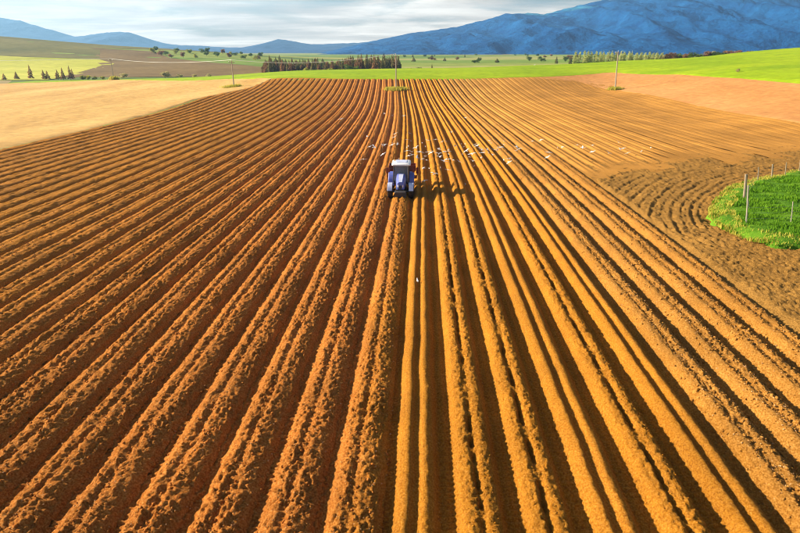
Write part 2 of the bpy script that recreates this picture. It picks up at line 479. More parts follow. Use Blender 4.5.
# ------------------------------------------------------------------ ploughed field: beds
PU = np.array([-.915, -.74, -.64, -.52, -.40, -.30, -.20, -.10, 0, .10, .20, .30, .40, .52, .64, .74, .915])
PROF = {
    'smooth': np.array([-.37, -.39, -.33, -.10, -.01, .03, .01, -.12, -.15, -.12, .01, .03, -.01, -.10, -.33, -.39, -.37]),
    'ragged': np.array([-.37, -.39, -.30, -.08, .00, .03, .03, -.02, -.05, -.02, .03, .03, .00, -.09, -.31, -.39, -.37]),
    'cloddy_deep': np.array([-.42, -.42, -.30, -.10, -.02, .02, .02, -.03, -.06, -.03, .02, .02, -.01, -.08, -.24, -.38, -.42]),
    'cloddy': np.array([-.31, -.33, -.25, -.10, -.02, .02, .03, -.01, -.055, -.01, .03, .030, .01, -.025, -.07, -.13, -.31]),
}
def btype(i):
    if i in (0, 3, 5): return 'smooth'
    if i in (1, 2, 4): return 'ragged'
    if i >= 10: return 'smooth'
    return 'cloddy'

def bed_h(i, u, Y, coarse=0.0):
    """bed surface above the smooth field; u across (m), Y along"""
    ty = btype(i)
    so = i * 31
    wob = 0.05 * vnoise(Y * 0.45, 0 * Y + i * 3.7, 3) + 0.03 * vnoise(Y * 1.7, 0 * Y + i * 1.3, 4)
    p = np.interp(u + wob, PU, PROF['cloddy_deep' if ty == 'cloddy' and i > 0 else ty])
    top = smooth01((0.66 - np.abs(u)) / 0.2) if ty != 'cloddy' else smooth01((0.70 + .20 * (u > 0) - np.abs(u)) / 0.2)
    val = 1 - top
    if i == -1:                                   # reshaped behind the tractor, still rough ahead of it
        k = smooth01((Y - 53.0) / 1.0)
        p = p * (1 - k) + np.interp(u + wob, PU, PROF['smooth']) * k
    if ty == 'cloddy':
        am = (0.55 + 0.9 * (vnoise(Y * 0.6 + so, u * 1.5, 21) + .5))
        if i == -1: am = am * (1 - 0.8 * k)
        c = 0.075 * domes(u + so, Y, 0.15, 31, .7) + 0.055 * domes(u + so, Y, 0.085, 41, .85)
        if i > 0: c = c * np.where(u < -0.15, 0.45, 1.0)
        z = p + top * am * (c - 0.03) + 0.05 * top * fbm(u * 3 + so, Y * 2.2, 3, 51) + val * 0.085 * domes(u + so, Y, 0.17, 61, .6)
        z = z + 0.05 * top * vnoise(u * 1.2 + so, Y * 0.5, 55)
    elif ty == 'ragged':
        gro = np.exp(-(u + 0.02 + 0.07 * vnoise(Y * 1.3, 0 * Y + so, 71)) ** 2 / 0.006) * (0.08 + 0.42 * (vnoise(Y * 2.6 + so, 0 * Y, 72) + .05)).clip(0, .25)
        z = p - gro + top * (0.13 * fbm(u * 6 + so, Y * 7, 4, 73, .6) + 0.05 * domes(u + so, Y, 0.10, 74, .7))
        z = z + 0.07 * top * np.abs(vnoise(Y * 8 + so, u * 2, 75))
    else:
        z = p + top * (0.045 * fbm(u * 5 + so, Y * 5, 4, 81, .65) + 0.026 * domes(u + so, Y, 0.09, 82, .5)) + val * .02 * domes(u + so, Y, .11, 83, .4)
    z = z + val * 0.032 * np.sin(2 * pi * (Y / 0.23) + 3.2 * np.abs(u)) * (hash2(np.floor(Y * 0 + i), np.floor(Y * 0), 9) > .3)
    if i < -6: z = z * (1 - .22 * min(1, (-i - 6) / 10))
    if i >= 10:
        f = 0.50 * (0.35 + 1.1 * float(hash2(np.array([i]), np.array([5]), 2)[0])) * max(.30, 1 - (i - 10) / 26)
        z = z * f - 0.02 + 0.03 * fbm(u * 2 + so, Y * 1.1, 3, 91)
        st_ = 56 + 0.5 * (i * W + 2 - 19)
        st_ = st_ + 5 * float(hash2(np.array([i]), np.array([8]), 6)[0])
        z = z * smooth01((Y - st_) / 8) - .35 * (1 - smooth01((Y - st_ + 3.5) / 3.5))
    elif i == 9:
        z = z * (1 - 0.35 * smooth01((Y - 40) / 20))
    return z

field = empty('ploughed_field', (0, 0, 0))
tag(field, 'brown ploughed field of long parallel soil ridges around the tractor', 'field', kind='structure')
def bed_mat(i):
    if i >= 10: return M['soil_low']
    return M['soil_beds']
def bed_center(i, Y): return cline(Y) + 0.55 + i * W

for i in range(-30, 36):
    xc = 0.55 + i * W + 1.2
    y0 = max(5.0, ((abs(xc) - 3) / 0.80 - 4.28) / 0.933)
    if i >= 10: y0 = max(y0, 53 + 0.5 * (i * W + 2 - 19))
    y1 = float(yend(xc)) + 0.6
    Ys = [y0]
    while Ys[-1] < y1:
        Z = .933 * Ys[-1] + 4.28
        Ys.append(Ys[-1] + min(0.6, max(.036, .0034 * Z, Z * Z / 11500)))
    Ys = np.array(Ys)
    n = int(np.clip(1.83 / (.0029 * (.933 * y0 + 4.28)), 16, 44))
    u = np.linspace(-.93, .93, n + 1)
    U, YY = np.meshgrid(u, Ys, indexing='xy')
    X = bed_center(i, YY) + U
    z = bed_h(i, U, YY)
    fade = smooth01((y1 - YY) / 3.0)
    z = z * fade
    P = np.stack([X, YY, H(X, YY) + z], -1)
    me = grid_mesh('soil_bed', P)
    if i < 10:
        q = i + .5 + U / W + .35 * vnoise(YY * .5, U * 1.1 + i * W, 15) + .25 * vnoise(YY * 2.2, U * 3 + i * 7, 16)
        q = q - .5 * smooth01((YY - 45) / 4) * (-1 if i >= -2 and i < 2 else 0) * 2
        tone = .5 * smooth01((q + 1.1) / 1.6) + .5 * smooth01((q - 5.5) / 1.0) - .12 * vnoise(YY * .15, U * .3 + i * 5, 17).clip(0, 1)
        # flare glow over the far left rows, painted in as a golden soil tone
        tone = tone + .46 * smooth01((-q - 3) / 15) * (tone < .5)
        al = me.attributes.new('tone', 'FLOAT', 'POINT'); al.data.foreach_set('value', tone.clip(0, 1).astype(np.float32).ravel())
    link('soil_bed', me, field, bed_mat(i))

# headland and the turning tracks round the grass corner
ISL = np.array([(25.0, 43.6), (23.7, 41.0), (23.0, 38.0), (23.5, 35.6), (25.6, 33.6), (29, 31.6), (34, 29.5), (42, 28), (50, 34), (54, 48), (52, 60), (44, 60.5),
                (40, 57.6), (36, 55.3), (32, 52.2), (28.5, 48.6)], float)
def poly_dist(x, y, P):
    """signed distance, negative inside"""
    d = np.full(x.shape, 1e9); ins = np.zeros(x.shape, bool)
    for a, b in zip(P, np.roll(P, -1, 0)):
        e = b - a
        t = np.clip(((x - a[0]) * e[0] + (y - a[1]) * e[1]) / (e @ e), 0, 1)
        d = np.minimum(d, np.hypot(x - a[0] - t * e[0], y - a[1] - t * e[1]))
        c = ((a[1] > y) != (b[1] > y)) & (x < (b[0] - a[0]) * (y - a[1]) / (b[1] - a[1] + 1e-12) + a[0])
        ins ^= c
    return np.where(ins, -d, d)
def head_z(x, y):
    D = poly_dist(x, y, ISL) + .9 * vnoise(x * .14, y * .14, 101) + .12 * vnoise(x * .9, y * .9, 102)
    z = -0.10 + 0.22 * fbm(x * .5, y * .5, 4, 103) + 0.09 * domes(x, y, .40, 104, .45) + 0.06 * domes(x, y, .2, 107, .5) + 0.07 * fbm(x * 2.4, y * 2.4, 3, 105)
    for r0, dep, w in ((.9, .12, .14), (1.5, .20, .20), (2.3, .12, .13), (3.0, .22, .22), (3.8, .10, .12), (4.5, .16, .18), (5.4, .12, .14), (6.3, .20, .22), (7.3, .10, .14), (8.2, .15, .2), (9.3, .09, .14), (10.4, .14, .2), (11.6, .08, .16), (12.8, .11, .2), (14.2, .09, .2)):
        dep, w = dep * .38, w * .72
        q = (D - r0) / w
        brk = 0.65 + .9 * (vnoise(x * .35 + r0 * 7, y * .35, 106) + .25)
        z = z - dep * np.exp(-q * q) * brk.clip(.1, 1.2) + 0.55 * dep * np.exp(-((D - r0 - 2.1 * w) / (w * .7)) ** 2) * brk.clip(.1, 1.2)
    hol = np.exp(-(((x - 23.9) / .8) ** 2 + ((y - 41.2) / 1.6) ** 2))
    return z - .45 * hol
hy = [14.0]
while hy[-1] < 84:
    Z = .933 * hy[-1] + 4.28
    hy.append(hy[-1] + min(.45, max(.09, Z * Z / 14000)))
hy = np.array(hy)
tt = np.linspace(0, 1, 320) ** 1.15
xl = bed_center(9, hy) + .80
xr = np.maximum(xl + 6, .84 * (.933 * hy + 4.28) + 6)
HX = xl[:, None] + (xr - xl)[:, None] * tt[None]
HY = np.repeat(hy[:, None], len(tt), 1)
hz = head_z(HX, HY)
edge = smooth01((HX - xl[:, None]) / 0.7)
hz = hz * edge - 0.36 * (1 - edge)
# sink under the faint rows where those take over
yh = 56 + 0.5 * (HX - 19)
hz = hz - .45 * smooth01((HY - yh - 5) / 6)
me = grid_mesh('headland', np.stack([HX, HY, H(HX, HY) + hz], -1))
link('headland', me, field, M['soil_head'])

# loose clods lying on the rough beds
ico = bmesh.new(); bmesh.ops.create_icosphere(ico, subdivisions=1, radius=1)
ICV = np.array([v.co for v in ico.verts]); ICF = np.array([[v.index for v in f.verts] for f in ico.faces]); ico.free()
OV = np.array([(1, 0, 0), (-1, 0, 0), (0, 1, 0), (0, -1, 0), (0, 0, 1), (0, 0, -1)], float)
OF = np.array([(0, 2, 4), (2, 1, 4), (1, 3, 4), (3, 0, 4), (2, 0, 5), (1, 2, 5), (3, 1, 5), (0, 3, 5)])
def clods(name, beds, N, mat, smin, smax):
    IV, IF = (ICV, ICF) if smax > .05 else (OV, OF)
    bi = RNG.choice(beds, N)
    Y = 9 + 62 * RNG.random(N) ** 1.9
    u = np.clip(RNG.normal(0.14, .42, N), -.75, .93)
    x = bed_center(bi, Y) + u
    keep = np.abs(x) < .80 * (.933 * Y + 4.28) + 2
    keep &= ~((bi == -1) & (Y > 52.5))
    bi, Y, u, x = bi[keep], Y[keep], u[keep], x[keep]
    z = np.zeros(len(x))
    for b in set(bi.tolist()):
        k = bi == b
        z[k] = bed_h(b, u[k], Y[k])
    z = z + H(x, Y)
    n = len(x)
    s = smin + (smax - smin) * RNG.random(n) ** 3
    sc = s[:, None] * (0.7 + .6 * RNG.random((n, 3)))
    a = RNG.random(n) * 2 * pi
    V = IV[None] * (1 + .45 * (RNG.random((n, len(IV), 1)) - .5))
    V = V * sc[:, None, :]
    ca, sa = np.cos(a)[:, None], np.sin(a)[:, None]
    Vx, Vy = V[..., 0] * ca - V[..., 1] * sa, V[..., 0] * sa + V[..., 1] * ca
    co = np.stack([Vx + x[:, None], Vy + Y[:, None], V[..., 2] * .85 + (z + .3 * s)[:, None]], -1).reshape(-1, 3)
    f = (IF[None] + (np.arange(n) * len(IV))[:, None, None]).reshape(-1, 3)
    o = link(name, arrays_mesh(name, co, f, False), field, mat)
    o['kind'] = 'stuff'
M['clod_pale'] = soil_mat('pale_dry_clods', [((.40, .18, .07), (.56, .30, .13), (.68, .43, .22))])
clods('loose_clods', list(range(-16, 0)), 14000, M['soil_fresh'], .014, .060)
clods('loose_clods', list(range(-16, 0)), 16000, M['clod_pale'], .010, .036)
clods('loose_clods', [6, 7, 8, 9], 6000, M['clod_pale'], .012, .042)
clods('loose_clods', [0, 3, 5], 6000, M['soil_dry'], .007, .020)
clods('loose_clods', [6, 7, 8, 9], 9000, M['soil_right'], .016, .070)
clods('loose_clods', [1, 2, 4], 9000, M['soil_dry'], .008, .034)

# ------------------------------------------------------------------ grass corner, fence
def island():
    n = 140
    P = np.array([ISL[int(k) % len(ISL)] * (1 - k % 1) + ISL[(int(k) + 1) % len(ISL)] * (k % 1) for k in np.linspace(0, len(ISL), n, endpoint=False)])
    for _ in range(1): P = .25 * np.roll(P, 1, 0) + .5 * P + .25 * np.roll(P, -1, 0)
    nr = np.stack([vnoise(P[:, 0] * .9, P[:, 1] * .9, 7), vnoise(P[:, 0] * .9, P[:, 1] * .9, 8)], -1)
    P = P + nr * 1.1
    c = np.array((38.0, 44.0))
    t = np.concatenate([[1.0], np.linspace(.975, .02, 70)])
    XY = c + (P - c)[None] * t[:, None, None]
    lift = np.concatenate([[-.35], .10 + .28 * smooth01((1 - t[1:]) / .10)])
    z = H(XY[..., 0], XY[..., 1]) + lift[:, None] + .22 * fbm(XY[..., 0] * .6, XY[..., 1] * .6, 4, 9)
    o = link('grass_bank', grid_mesh('grass_bank', np.concatenate([XY, z[..., None]], -1), wrap=True), None, M['grass'])
    return tag(o, 'raised bright green grass corner with turf edge beside curving wheel tracks', 'grass', kind='structure')
bank = island()
def blades(name, x, y, z, h, mat, label, lean=.35):
    n = len(x)
    a = RNG.random(n) * 2 * pi
    wd = h * .13 + .008
    dx, dy = np.cos(a) * wd, np.sin(a) * wd
    la = RNG.random(n) * 2 * pi; ll = h * lean * RNG.random(n)
    b0 = np.stack([x - dx, y - dy, z], -1); b1 = np.stack([x + dx, y + dy, z], -1)
    m0 = np.stack([x - dx * .7 + np.cos(la) * ll * .3, y - dy * .7 + np.sin(la) * ll * .3, z + h * .6], -1)
    m1 = np.stack([x + dx * .7 + np.cos(la) * ll * .3, y + dy * .7 + np.sin(la) * ll * .3, z + h * .6], -1)
    tp = np.stack([x + np.cos(la) * ll, y + np.sin(la) * ll, z + h], -1)
    co = np.stack([b0, b1, m0, m1, tp], 1).reshape(-1, 3)
    f = np.array([[0, 1, 3], [0, 3, 2], [2, 3, 4]])
    F = (f[None] + (np.arange(n) * 5)[:, None, None]).reshape(-1, 3)
    o = link(name, arrays_mesh(name, co, F, False), None, mat)
    return tag(o, label, 'grass', kind='stuff')
def bank_z(x, y):
    D = -poly_dist(x, y, ISL)
    return H(x, y) + .10 + .28 * smooth01(D / 1.6) + .22 * fbm(x * .6, y * .6, 4, 9) - .03
N = 70000
bx_, by_ = 22 + 25 * RNG.random(N), 31 + 30 * RNG.random(N)
D = poly_dist(bx_, by_, ISL)
cl = fbm(bx_ * .8, by_ * .8, 3, 77)
k = (D < .25) & (cl > -.22 + .2 * RNG.random(N)) & (bx_ < .80 * (.933 * by_ + 4.28))
x, y, D, cl = bx_[k], by_[k], D[k], cl[k]
dry = (D > -1.3 + .8 * vnoise(x, y, 5)) & (RNG.random(len(x)) < .7)
hh = (.10 + .34 * np.clip(cl + .25, 0, .6)) * (0.6 + .8 * RNG.random(len(x)))
blades('grass_blades', x[~dry], y[~dry], bank_z(x[~dry], y[~dry]), hh[~dry], M['blade'], 'rough green grass covering the raised corner bank')
blades('dry_grass_fringe', x[dry], y[dry], bank_z(x[dry], y[dry]), hh[dry] * 1.15, M['blade_dry'], 'yellow dry grass fringe along the edge of the raised corner bank')

def tube(bm, pts, r, seg=6, r2=None):
    pts = [Vector(p) for p in pts]
    rings = []
    for k, p in enumerate(pts):
        d = (pts[min(k + 1, len(pts) - 1)] - pts[max(k - 1, 0)]).normalized()
        a = d.orthogonal().normalized() if abs(d.z) > .9 else d.cross(Vector((0, 0, 1))).normalized()
        b = d.cross(a)
        rr = r if r2 is None else r + (r2 - r) * k / (len(pts) - 1)
        rings.append([bm.verts.new(p + rr * (cos(2 * pi * j / seg) * a + sin(2 * pi * j / seg) * b)) for j in range(seg)])
    for q, w in zip(rings, rings[1:]):
        for j in range(seg):
            bm.faces.new((q[j], q[(j + 1) % seg], w[(j + 1) % seg], w[j]))
    bm.faces.new(rings[0][::-1]); bm.faces.new(rings[-1])

def box(bm, c, s, bev=0.0, rot=None):
    r = bmesh.ops.create_cube(bm, size=1)
    vs_ = r['verts']
    bmesh.ops.scale(bm, vec=s, verts=vs_)
    if bev:
        es = list({e for v in vs_ for e in v.link_edges})
        g = bmesh.ops.bevel(bm, geom=es, offset=bev, segments=2, affect='EDGES', profile=.5)
        vs_ = list({v for f in g['faces'] for v in f.verts} | {v for v in vs_ if v.is_valid})
    if rot: bmesh.ops.rotate(bm, cent=(0, 0, 0), matrix=Euler(rot).to_matrix(), verts=vs_)
    bmesh.ops.translate(bm, vec=c, verts=vs_)
    return vs_

def hull_sections(bm, secs):
    """skin a list of rings (each a list of points), capped"""
    rings = [[bm.verts.new(p) for p in s] for s in secs]
    n = len(rings[0])
    for q, w in zip(rings, rings[1:]):
        for j in range(n): bm.faces.new((q[j], q[(j + 1) % n], w[(j + 1) % n], w[j]))
    bm.faces.new(rings[0][::-1]); bm.faces.new(rings[-1])

def lathe(bm, prof, seg=32, axis='X'):
    """profile of (axial, radius)"""
    rings = []
    for a, r in prof:
        ring = []
        for j in range(seg):
            t = 2 * pi * j / seg
            ring.append(bm.verts.new((a, r * cos(t), r * sin(t)) if axis == 'X' else (r * cos(t), r * sin(t), a)))
        rings.append(ring)
    for q, w in zip(rings, rings[1:]):
        for j in range(seg): bm.faces.new((q[j], q[(j + 1) % seg], w[(j + 1) % seg], w[j]))
    return rings

def fin(name, bm, mat, parent=None, smooth=False, loc=None):
    bmesh.ops.recalc_face_normals(bm, faces=bm.faces)
    me = bpy.data.meshes.new(name); bm.to_mesh(me); bm.free()
    if smooth:
        for p in me.polygons: p.use_smooth = True
        try: me.set_sharp_from_angle(angle=radians(40))
        except Exception: pass
    o = link(name, me, parent, mat)
    if loc: o.location = loc
    return o

fence = empty('wire_fence', (24.6, 40, H1(24.6, 40)))
tag(fence, 'thin wire fence of timber and steel posts around the grass corner', 'fence')
FO = Vector(fence.location)
def fpost(x, y, h, r, mat, lean=(0, 0)):
    z = float(bank_z(np.array([x]), np.array([y]))[0])
    bm = bmesh.new()
    tube(bm, [(x, y, z - .25), (x + lean[0] * .5, y + lean[1] * .5, z + h * .5), (x + lean[0], y + lean[1], z + h)], r, 8, r * .88)
    box(bm, (x + lean[0], y + lean[1], z + h + .012), (r * 1.5, r * 1.5, .03))
    bmesh.ops.translate(bm, vec=-FO, verts=bm.verts)
    fin('fence_post', bm, mat, fence)
    return Vector((x + lean[0] * .8, y + lean[1] * .8, z))
p_main = on_ground(745, 228)
posts = []
posts.append(fpost(p_main.x + .05, p_main.y, 2.75, .055, M['pole'], (-.50, .0)))
pw = on_ground(743.5, 203); fpost(pw.x, pw.y, 2.05, .12, M['wood'], (-.30, 0))
line = [Vector((pw.x, pw.y, 0))]
for px, py in ((757.5, 183), (771.5, 180), (785, 177), (799, 173)):
    g = on_ground(px, py); fpost(g.x, g.y, 1.25 + .2 * random.random(), .05 if px != 771.5 else .08, M['wood'], (random.uniform(-.25, -.15), 0)); line.append(g)
g2 = on_ground(790, 227); fpost(g2.x, g2.y, 1.5, .035, M['pole'], (-.25, 0))
g3 = on_ground(834, 226); fpost(g3.x, g3.y, 1.5, .035, M['pole'], (.0, 0))
def strand(ps, h, sag=.05, r=.006):
    bm = bmesh.new(); pts = []
    for a, b in zip(ps, ps[1:]):
        for t in np.linspace(0, 1, 9)[:-1]:
            p = a.lerp(b, t); pts.append((p.x, p.y, p.z + h - 4 * sag * t * (1 - t)))
    pts.append((ps[-1].x, ps[-1].y, ps[-1].z + h))
    tube(bm, pts, r, 4)
    bmesh.ops.translate(bm, vec=-FO, verts=bm.verts)
    fin('wire', bm, M['grey'], fence)
def gp(v): return Vector((v.x, v.y, float(bank_z(np.array([v.x]), np.array([v.y]))[0])))
for h in (.35, .7, 1.1): strand([gp(v) for v in line], h)
for h in (.4, .8, 1.2): strand([gp(p_main), gp(g2), gp(g3)], h)
strand([gp(p_main), gp(Vector((pw.x, pw.y, 0)))], 1.1); strand([gp(p_main), gp(Vector((pw.x, pw.y, 0)))], .6)

# ------------------------------------------------------------------ tractor
TY = 50.4
tx = float(bed_center(-1, np.array([TY]))[0]) + 0.05
hd = math.atan2(float(cline(np.array([50.0]))[0] - cline(np.array([44.0]))[0]), 6.0)
tractor = empty('tractor', (tx, TY, H1(tx, TY) - .385), -hd)
tag(tractor, 'blue tractor with white cab roof driving along a soil ridge', 'tractor')

def tyre_meshes(R, Wd, rim, lugs):
    bm = bmesh.new(); h = Wd / 2
    lathe(bm, [(-h * .72, rim), (-h * .95, rim + (R - rim) * .35), (-h, rim + (R - rim) * .65), (-h * .86, R * .955), (-h * .4, R * .968), (h * .4, R * .968),
               (h * .86, R * .955), (h, rim + (R - rim) * .65), (h * .95, rim + (R - rim) * .35), (h * .72, rim)], 40)
    for k in range(lugs):
        for s in (-1, 1):
            a = 2 * pi * (k + (.5 if s > 0 else 0)) / lugs
            c = []
            for (ax, da) in ((.04, 0), (.92, .75 * 2 * pi / lugs)):
                for dd in (-.055, .055):
                    for r in (R * .95, R * (1.0 if ax < .5 else .985)):
                        t = a + da + dd * .85 / R
                        c.append(bm.verts.new((s * h * ax, r * cos(t), r * sin(t))))
            for q in ((0, 1, 3, 2), (4, 6, 7, 5), (0, 4, 5, 1), (2, 3, 7, 6), (1, 5, 7, 3)):
                bm.faces.new([c[j] for j in q])
    return bm
def rim_bm(rim, Wd):
    bm = bmesh.new(); h = Wd / 2
    lathe(bm, [(h * .74, rim * 1.02), (h * .76, rim * .95), (h * .45, rim * .86), (h * .30, rim * .55), (h * .42, rim * .38), (h * .62, rim * .34), (h * .62, .01)], 28)
    lathe(bm, [(-h * .74, rim * 1.02), (-h * .70, rim * .90), (-h * .2, rim * .84), (-h * .1, rim * .3), (-h * .1, .01)], 28)
    for k in range(8):
        a = 2 * pi * k / 8
        bmesh.ops.create_cone(bm, cap_ends=True, segments=6, radius1=.025, radius2=.025, depth=.05,
                              matrix=Matrix.Translation((h * .46, rim * .46 * cos(a), rim * .46 * sin(a))) @ Matrix.Rotation(pi / 2, 4, 'Y'))
    return bm
TW = {}
for key, R, Wd, rim, lugs in (('front', .66, .42, .36, 18), ('rear', .90, .50, .52, 22)):
    TW[key] = (tyre_meshes(R, Wd, rim, lugs), rim_bm(rim, Wd))
for key, R, yy, xx in (('front', .66, -1.30, .93), ('rear', .90, 1.25, .93)):
    t0, r0 = TW[key]
    tme = rme = None
    for s in (-1, 1):
        wv = empty('wheel', (s * xx, yy, R), 0 if s > 0 else pi, tractor)
        if tme is None:
            o = fin('tyre', t0, M['rubber'], wv, True); tme = o.data
            o = fin('rim', r0, M['rim'], wv, True); rme = o.data
        else:
            link('tyre', tme, wv); link('rim', rme, wv)

def ring_sec(y, w, zb, zt, rnd=.12, wt=None):
    """rounded-top cross-section in the XZ plane"""
    wt = w if wt is None else wt
    pts = [(-w, zb), (-w, zb + (zt - zb) * .5), (-wt, zt - rnd), (-wt + rnd * .35, zt - rnd * .3), (-wt + rnd, zt), (0, zt + .03),
           (wt - rnd, zt), (wt - rnd * .35, zt - rnd * .3), (wt, zt - rnd), (w, zb + (zt - zb) * .5), (w, zb)]
    return [(x, y, z) for x, z in pts]
bm = bmesh.new()
hull_sections(bm, [ring_sec(-2.02, .27, .98, 1.42, .14, .22), ring_sec(-1.96, .33, .95, 1.58, .15, .29), ring_sec(-1.6, .38, .95, 1.70, .15, .34),
                   ring_sec(-.7, .42, .95, 1.84, .15, .38), ring_sec(.15, .45, .95, 1.93, .15, .41)])
hood = fin('hood', bm, M['blue'], tractor, True)
bm = bmesh.new()
hull_sections(bm, [ring_sec(-2.03, .14, 1.00, 1.36, .10, .10), ring_sec(-2.065, .11, 1.03, 1.32, .08, .08)])
fin('grille', bm, M['dark'], hood)
for s in (-1, 1):
    bm = bmesh.new()
    hull_sections(bm, [[(s * .17, -2.03, 1.16), (s * .26, -2.0, 1.18), (s * .26, -2.0, 1.40), (s * .19, -2.035, 1.38)],
                       [(s * .17, -2.06, 1.17), (s * .25, -2.03, 1.19), (s * .25, -2.03, 1.39), (s * .19, -2.065, 1.37)]])
    fin('headlight', bm, M['lamp'], hood)
    bm = bmesh.new()       # pale stripe panel on each hood side
    hull_sections(bm, [[(s * .405, -1.5, 1.28), (s * .41, -1.5, 1.44), (s * .42, -1.5, 1.44), (s * .415, -1.5, 1.28)],
                       [(s * .452, .05, 1.34), (s * .455, .05, 1.56), (s * .465, .05, 1.56), (s * .462, .05, 1.34)]])
    fin('side_stripe', bm, M['blue_light'], hood)
bm = bmesh.new()           # pale centre strip along the hood top
hull_sections(bm, [[(-.15, -1.93, 1.60), (.15, -1.93, 1.60), (.15, -1.93, 1.635), (-.15, -1.93, 1.635)],
                   [(-.17, -1.6, 1.725), (.17, -1.6, 1.725), (.17, -1.6, 1.75), (-.17, -1.6, 1.75)],
                   [(-.22, -.1, 1.90), (.22, -.1, 1.90), (.22, -.1, 1.955), (-.22, -.1, 1.955)]])
fin('hood_panel', bm, M['blue_light'], hood)
bm = bmesh.new()
box(bm, (0, -.2, .80), (.50, 3.2, .46), .04); box(bm, (0, 1.25, .92), (.62, .9, .62), .06); box(bm, (.34, -.35, .72), (.3, .7, .4), .05); box(bm, (-.34, -.2, .72), (.3, .9, .42), .05)
fin('chassis', bm, M['dark'], tractor)
bm = bmesh.new(); tube(bm, [(-.8, -1.30, .66), (-.3, -1.30, .58), (.3, -1.30, .58), (.8, -1.30, .66)], .09, 10); fin('front_axle', bm, M['dark'], tractor)
bm = bmesh.new(); tube(bm, [(-.8, 1.25, .90), (.8, 1.25, .90)], .14, 12); fin('rear_axle', bm, M['dark'], tractor)
# front weight block on its carrier
bm = bmesh.new()
hull_sections(bm, [[(-.52, -2.62, .30), (.52, -2.62, .30), (.52, -2.62, .74), (.44, -2.62, .84), (-.44, -2.62, .84), (-.52, -2.62, .74)],
                   [(-.52, -2.22, .22), (.52, -2.22, .22), (.52, -2.22, .80), (.44, -2.22, .90), (-.44, -2.22, .90), (-.52, -2.22, .80)]])
wgt = fin('front_weight', bm, M['dark'], tractor)
bm = bmesh.new(); box(bm, (0, -2.42, .90), (.96, .08, .05), .01); fin('weight_handle', bm, M['grey'], wgt)
bm = bmesh.new(); box(bm, (-.22, -2.08, .62), (.08, .5, .22)); fin('linkage_arm', bm, M['red'], tractor)
bm = bmesh.new(); box(bm, (.22, -2.08, .62), (.08, .5, .22)); fin('linkage_arm', bm, M['red'], tractor)
# fenders
for s in (-1, 1):
    bm = bmesh.new(); secs = []
    for a in np.linspace(-8, 172, 13):
        t = radians(a); r = 1.0
        y_, z_ = 1.25 - r * cos(t), .90 + r * sin(t)
        r2 = .955
        y2, z2 = 1.25 - r2 * cos(t), .90 + r2 * sin(t)
        secs.append([(s * .66, y_, z_), (s * 1.15, y_, z_), (s * 1.19, y2, z2), (s * .66, y2, z2)])
    hull_sections(bm, secs); fin('rear_fender', bm, M['blue'], tractor, True)
    bm = bmesh.new(); secs = []
    for a in np.linspace(15, 150, 9):
        t = radians(a); y_, z_ = -1.30 - .76 * cos(t), .66 + .76 * sin(t); y2, z2 = -1.30 - .725 * cos(t), .66 + .725 * sin(t)
        secs.append([(s * .74, y_, z_), (s * 1.13, y_, z_), (s * 1.15, y2, z2), (s * .74, y2, z2)])
    hull_sections(bm, secs); fin('front_fender', bm, M['blue_light'], tractor, True)
# cab
cab = empty('cab', (0, 0, 0), 0, tractor)
fl, fr, bl, br = (-.72, .16), (.72, .16), (-.74, 1.72), (.74, 1.72)
tops = {(-.72, .16): (-.66, .30), (.72, .16): (.66, .30), (-.74, 1.72): (-.68, 1.66), (.74, 1.72): (.68, 1.66)}
for b in (fl, fr, bl, br):
    bm = bmesh.new(); t_ = tops[b]
    tube(bm, [(b[0], b[1], 1.18), (t_[0], t_[1], 2.66)], .05, 6); fin('pillar', bm, M['dark'], cab)
for s in (-1, 1):
    bm = bmesh.new(); tube(bm, [(s * .75, .95, 1.15), (s * .69, .95, 2.66)], .035, 6); fin('pillar', bm, M['dark'], cab)
def pane(pts, name='window'):
    bm = bmesh.new()
    n_ = (Vector(pts[1]) - Vector(pts[0])).cross(Vector(pts[2]) - Vector(pts[0])).normalized() * .006
    hull_sections(bm, [[Vector(p) - n_ for p in pts], [Vector(p) + n_ for p in pts]])
    return fin(name, bm, M['glass'], cab)
pane([(-.66, .17, 1.30), (.66, .17, 1.30), (.61, .29, 2.62), (-.61, .29, 2.62)], 'windscreen')
pane([(-.68, 1.71, 1.60), (.68, 1.71, 1.60), (.63, 1.66, 2.62), (-.63, 1.66, 2.62)], 'rear_window')
for s in (-1, 1):
    pane([(s * .735, .24, 1.25), (s * .75, .90, 1.25), (s * .69, .90, 2.62), (s * .68, .35, 2.62)])
    pane([(s * .75, 1.0, 1.55), (s * .755, 1.66, 1.75), (s * .69, 1.62, 2.62), (s * .69, 1.0, 2.62)])
bm = bmesh.new(); box(bm, (0, .95, 1.20), (1.42, 1.5, .10), .02); fin('cab_floor', bm, M['dark'], cab)
bm = bmesh.new()
def rsec(z, a, b, c=0): return [(-a + .12, -b + .93, z), (a - .12, -b + .93, z), (a, -b + 1.05, z), (a, b + .85, z), (a - .12, b + .97, z), (-a + .12, b + .97, z), (-a, b + .85, z), (-a, -b + 1.05, z)]
hull_sections(bm, [rsec(2.64, .74, .86), rsec(2.70, .86, 1.0), rsec(2.80, .86, 1.0), rsec(2.88, .78, .90), rsec(2.90, .55, .66)])
roof = fin('roof', bm, M['white'], tractor, True)
bm = bmesh.new(); hull_sections(bm, [rsec(2.895, .56, .62), rsec(2.945, .50, .56)]); fin('roof_hatch', bm, M['blue_light'], roof)
for s in (-1, 1):
    for q in (.40, .66):
        bm = bmesh.new(); box(bm, (s * q, -.08, 2.745), (.17, .05, .08), .012); fin('work_light', bm, M['lamp'], roof)
bm = bmesh.new(); lathe(bm, [(2.87, .07), (2.99, .065), (3.02, .04), (3.03, .005)], 12, 'Z'); bmesh.ops.translate(bm, vec=(-.62, 1.3, 0), verts=bm.verts); fin('beacon', bm, M['orange'], roof, True)
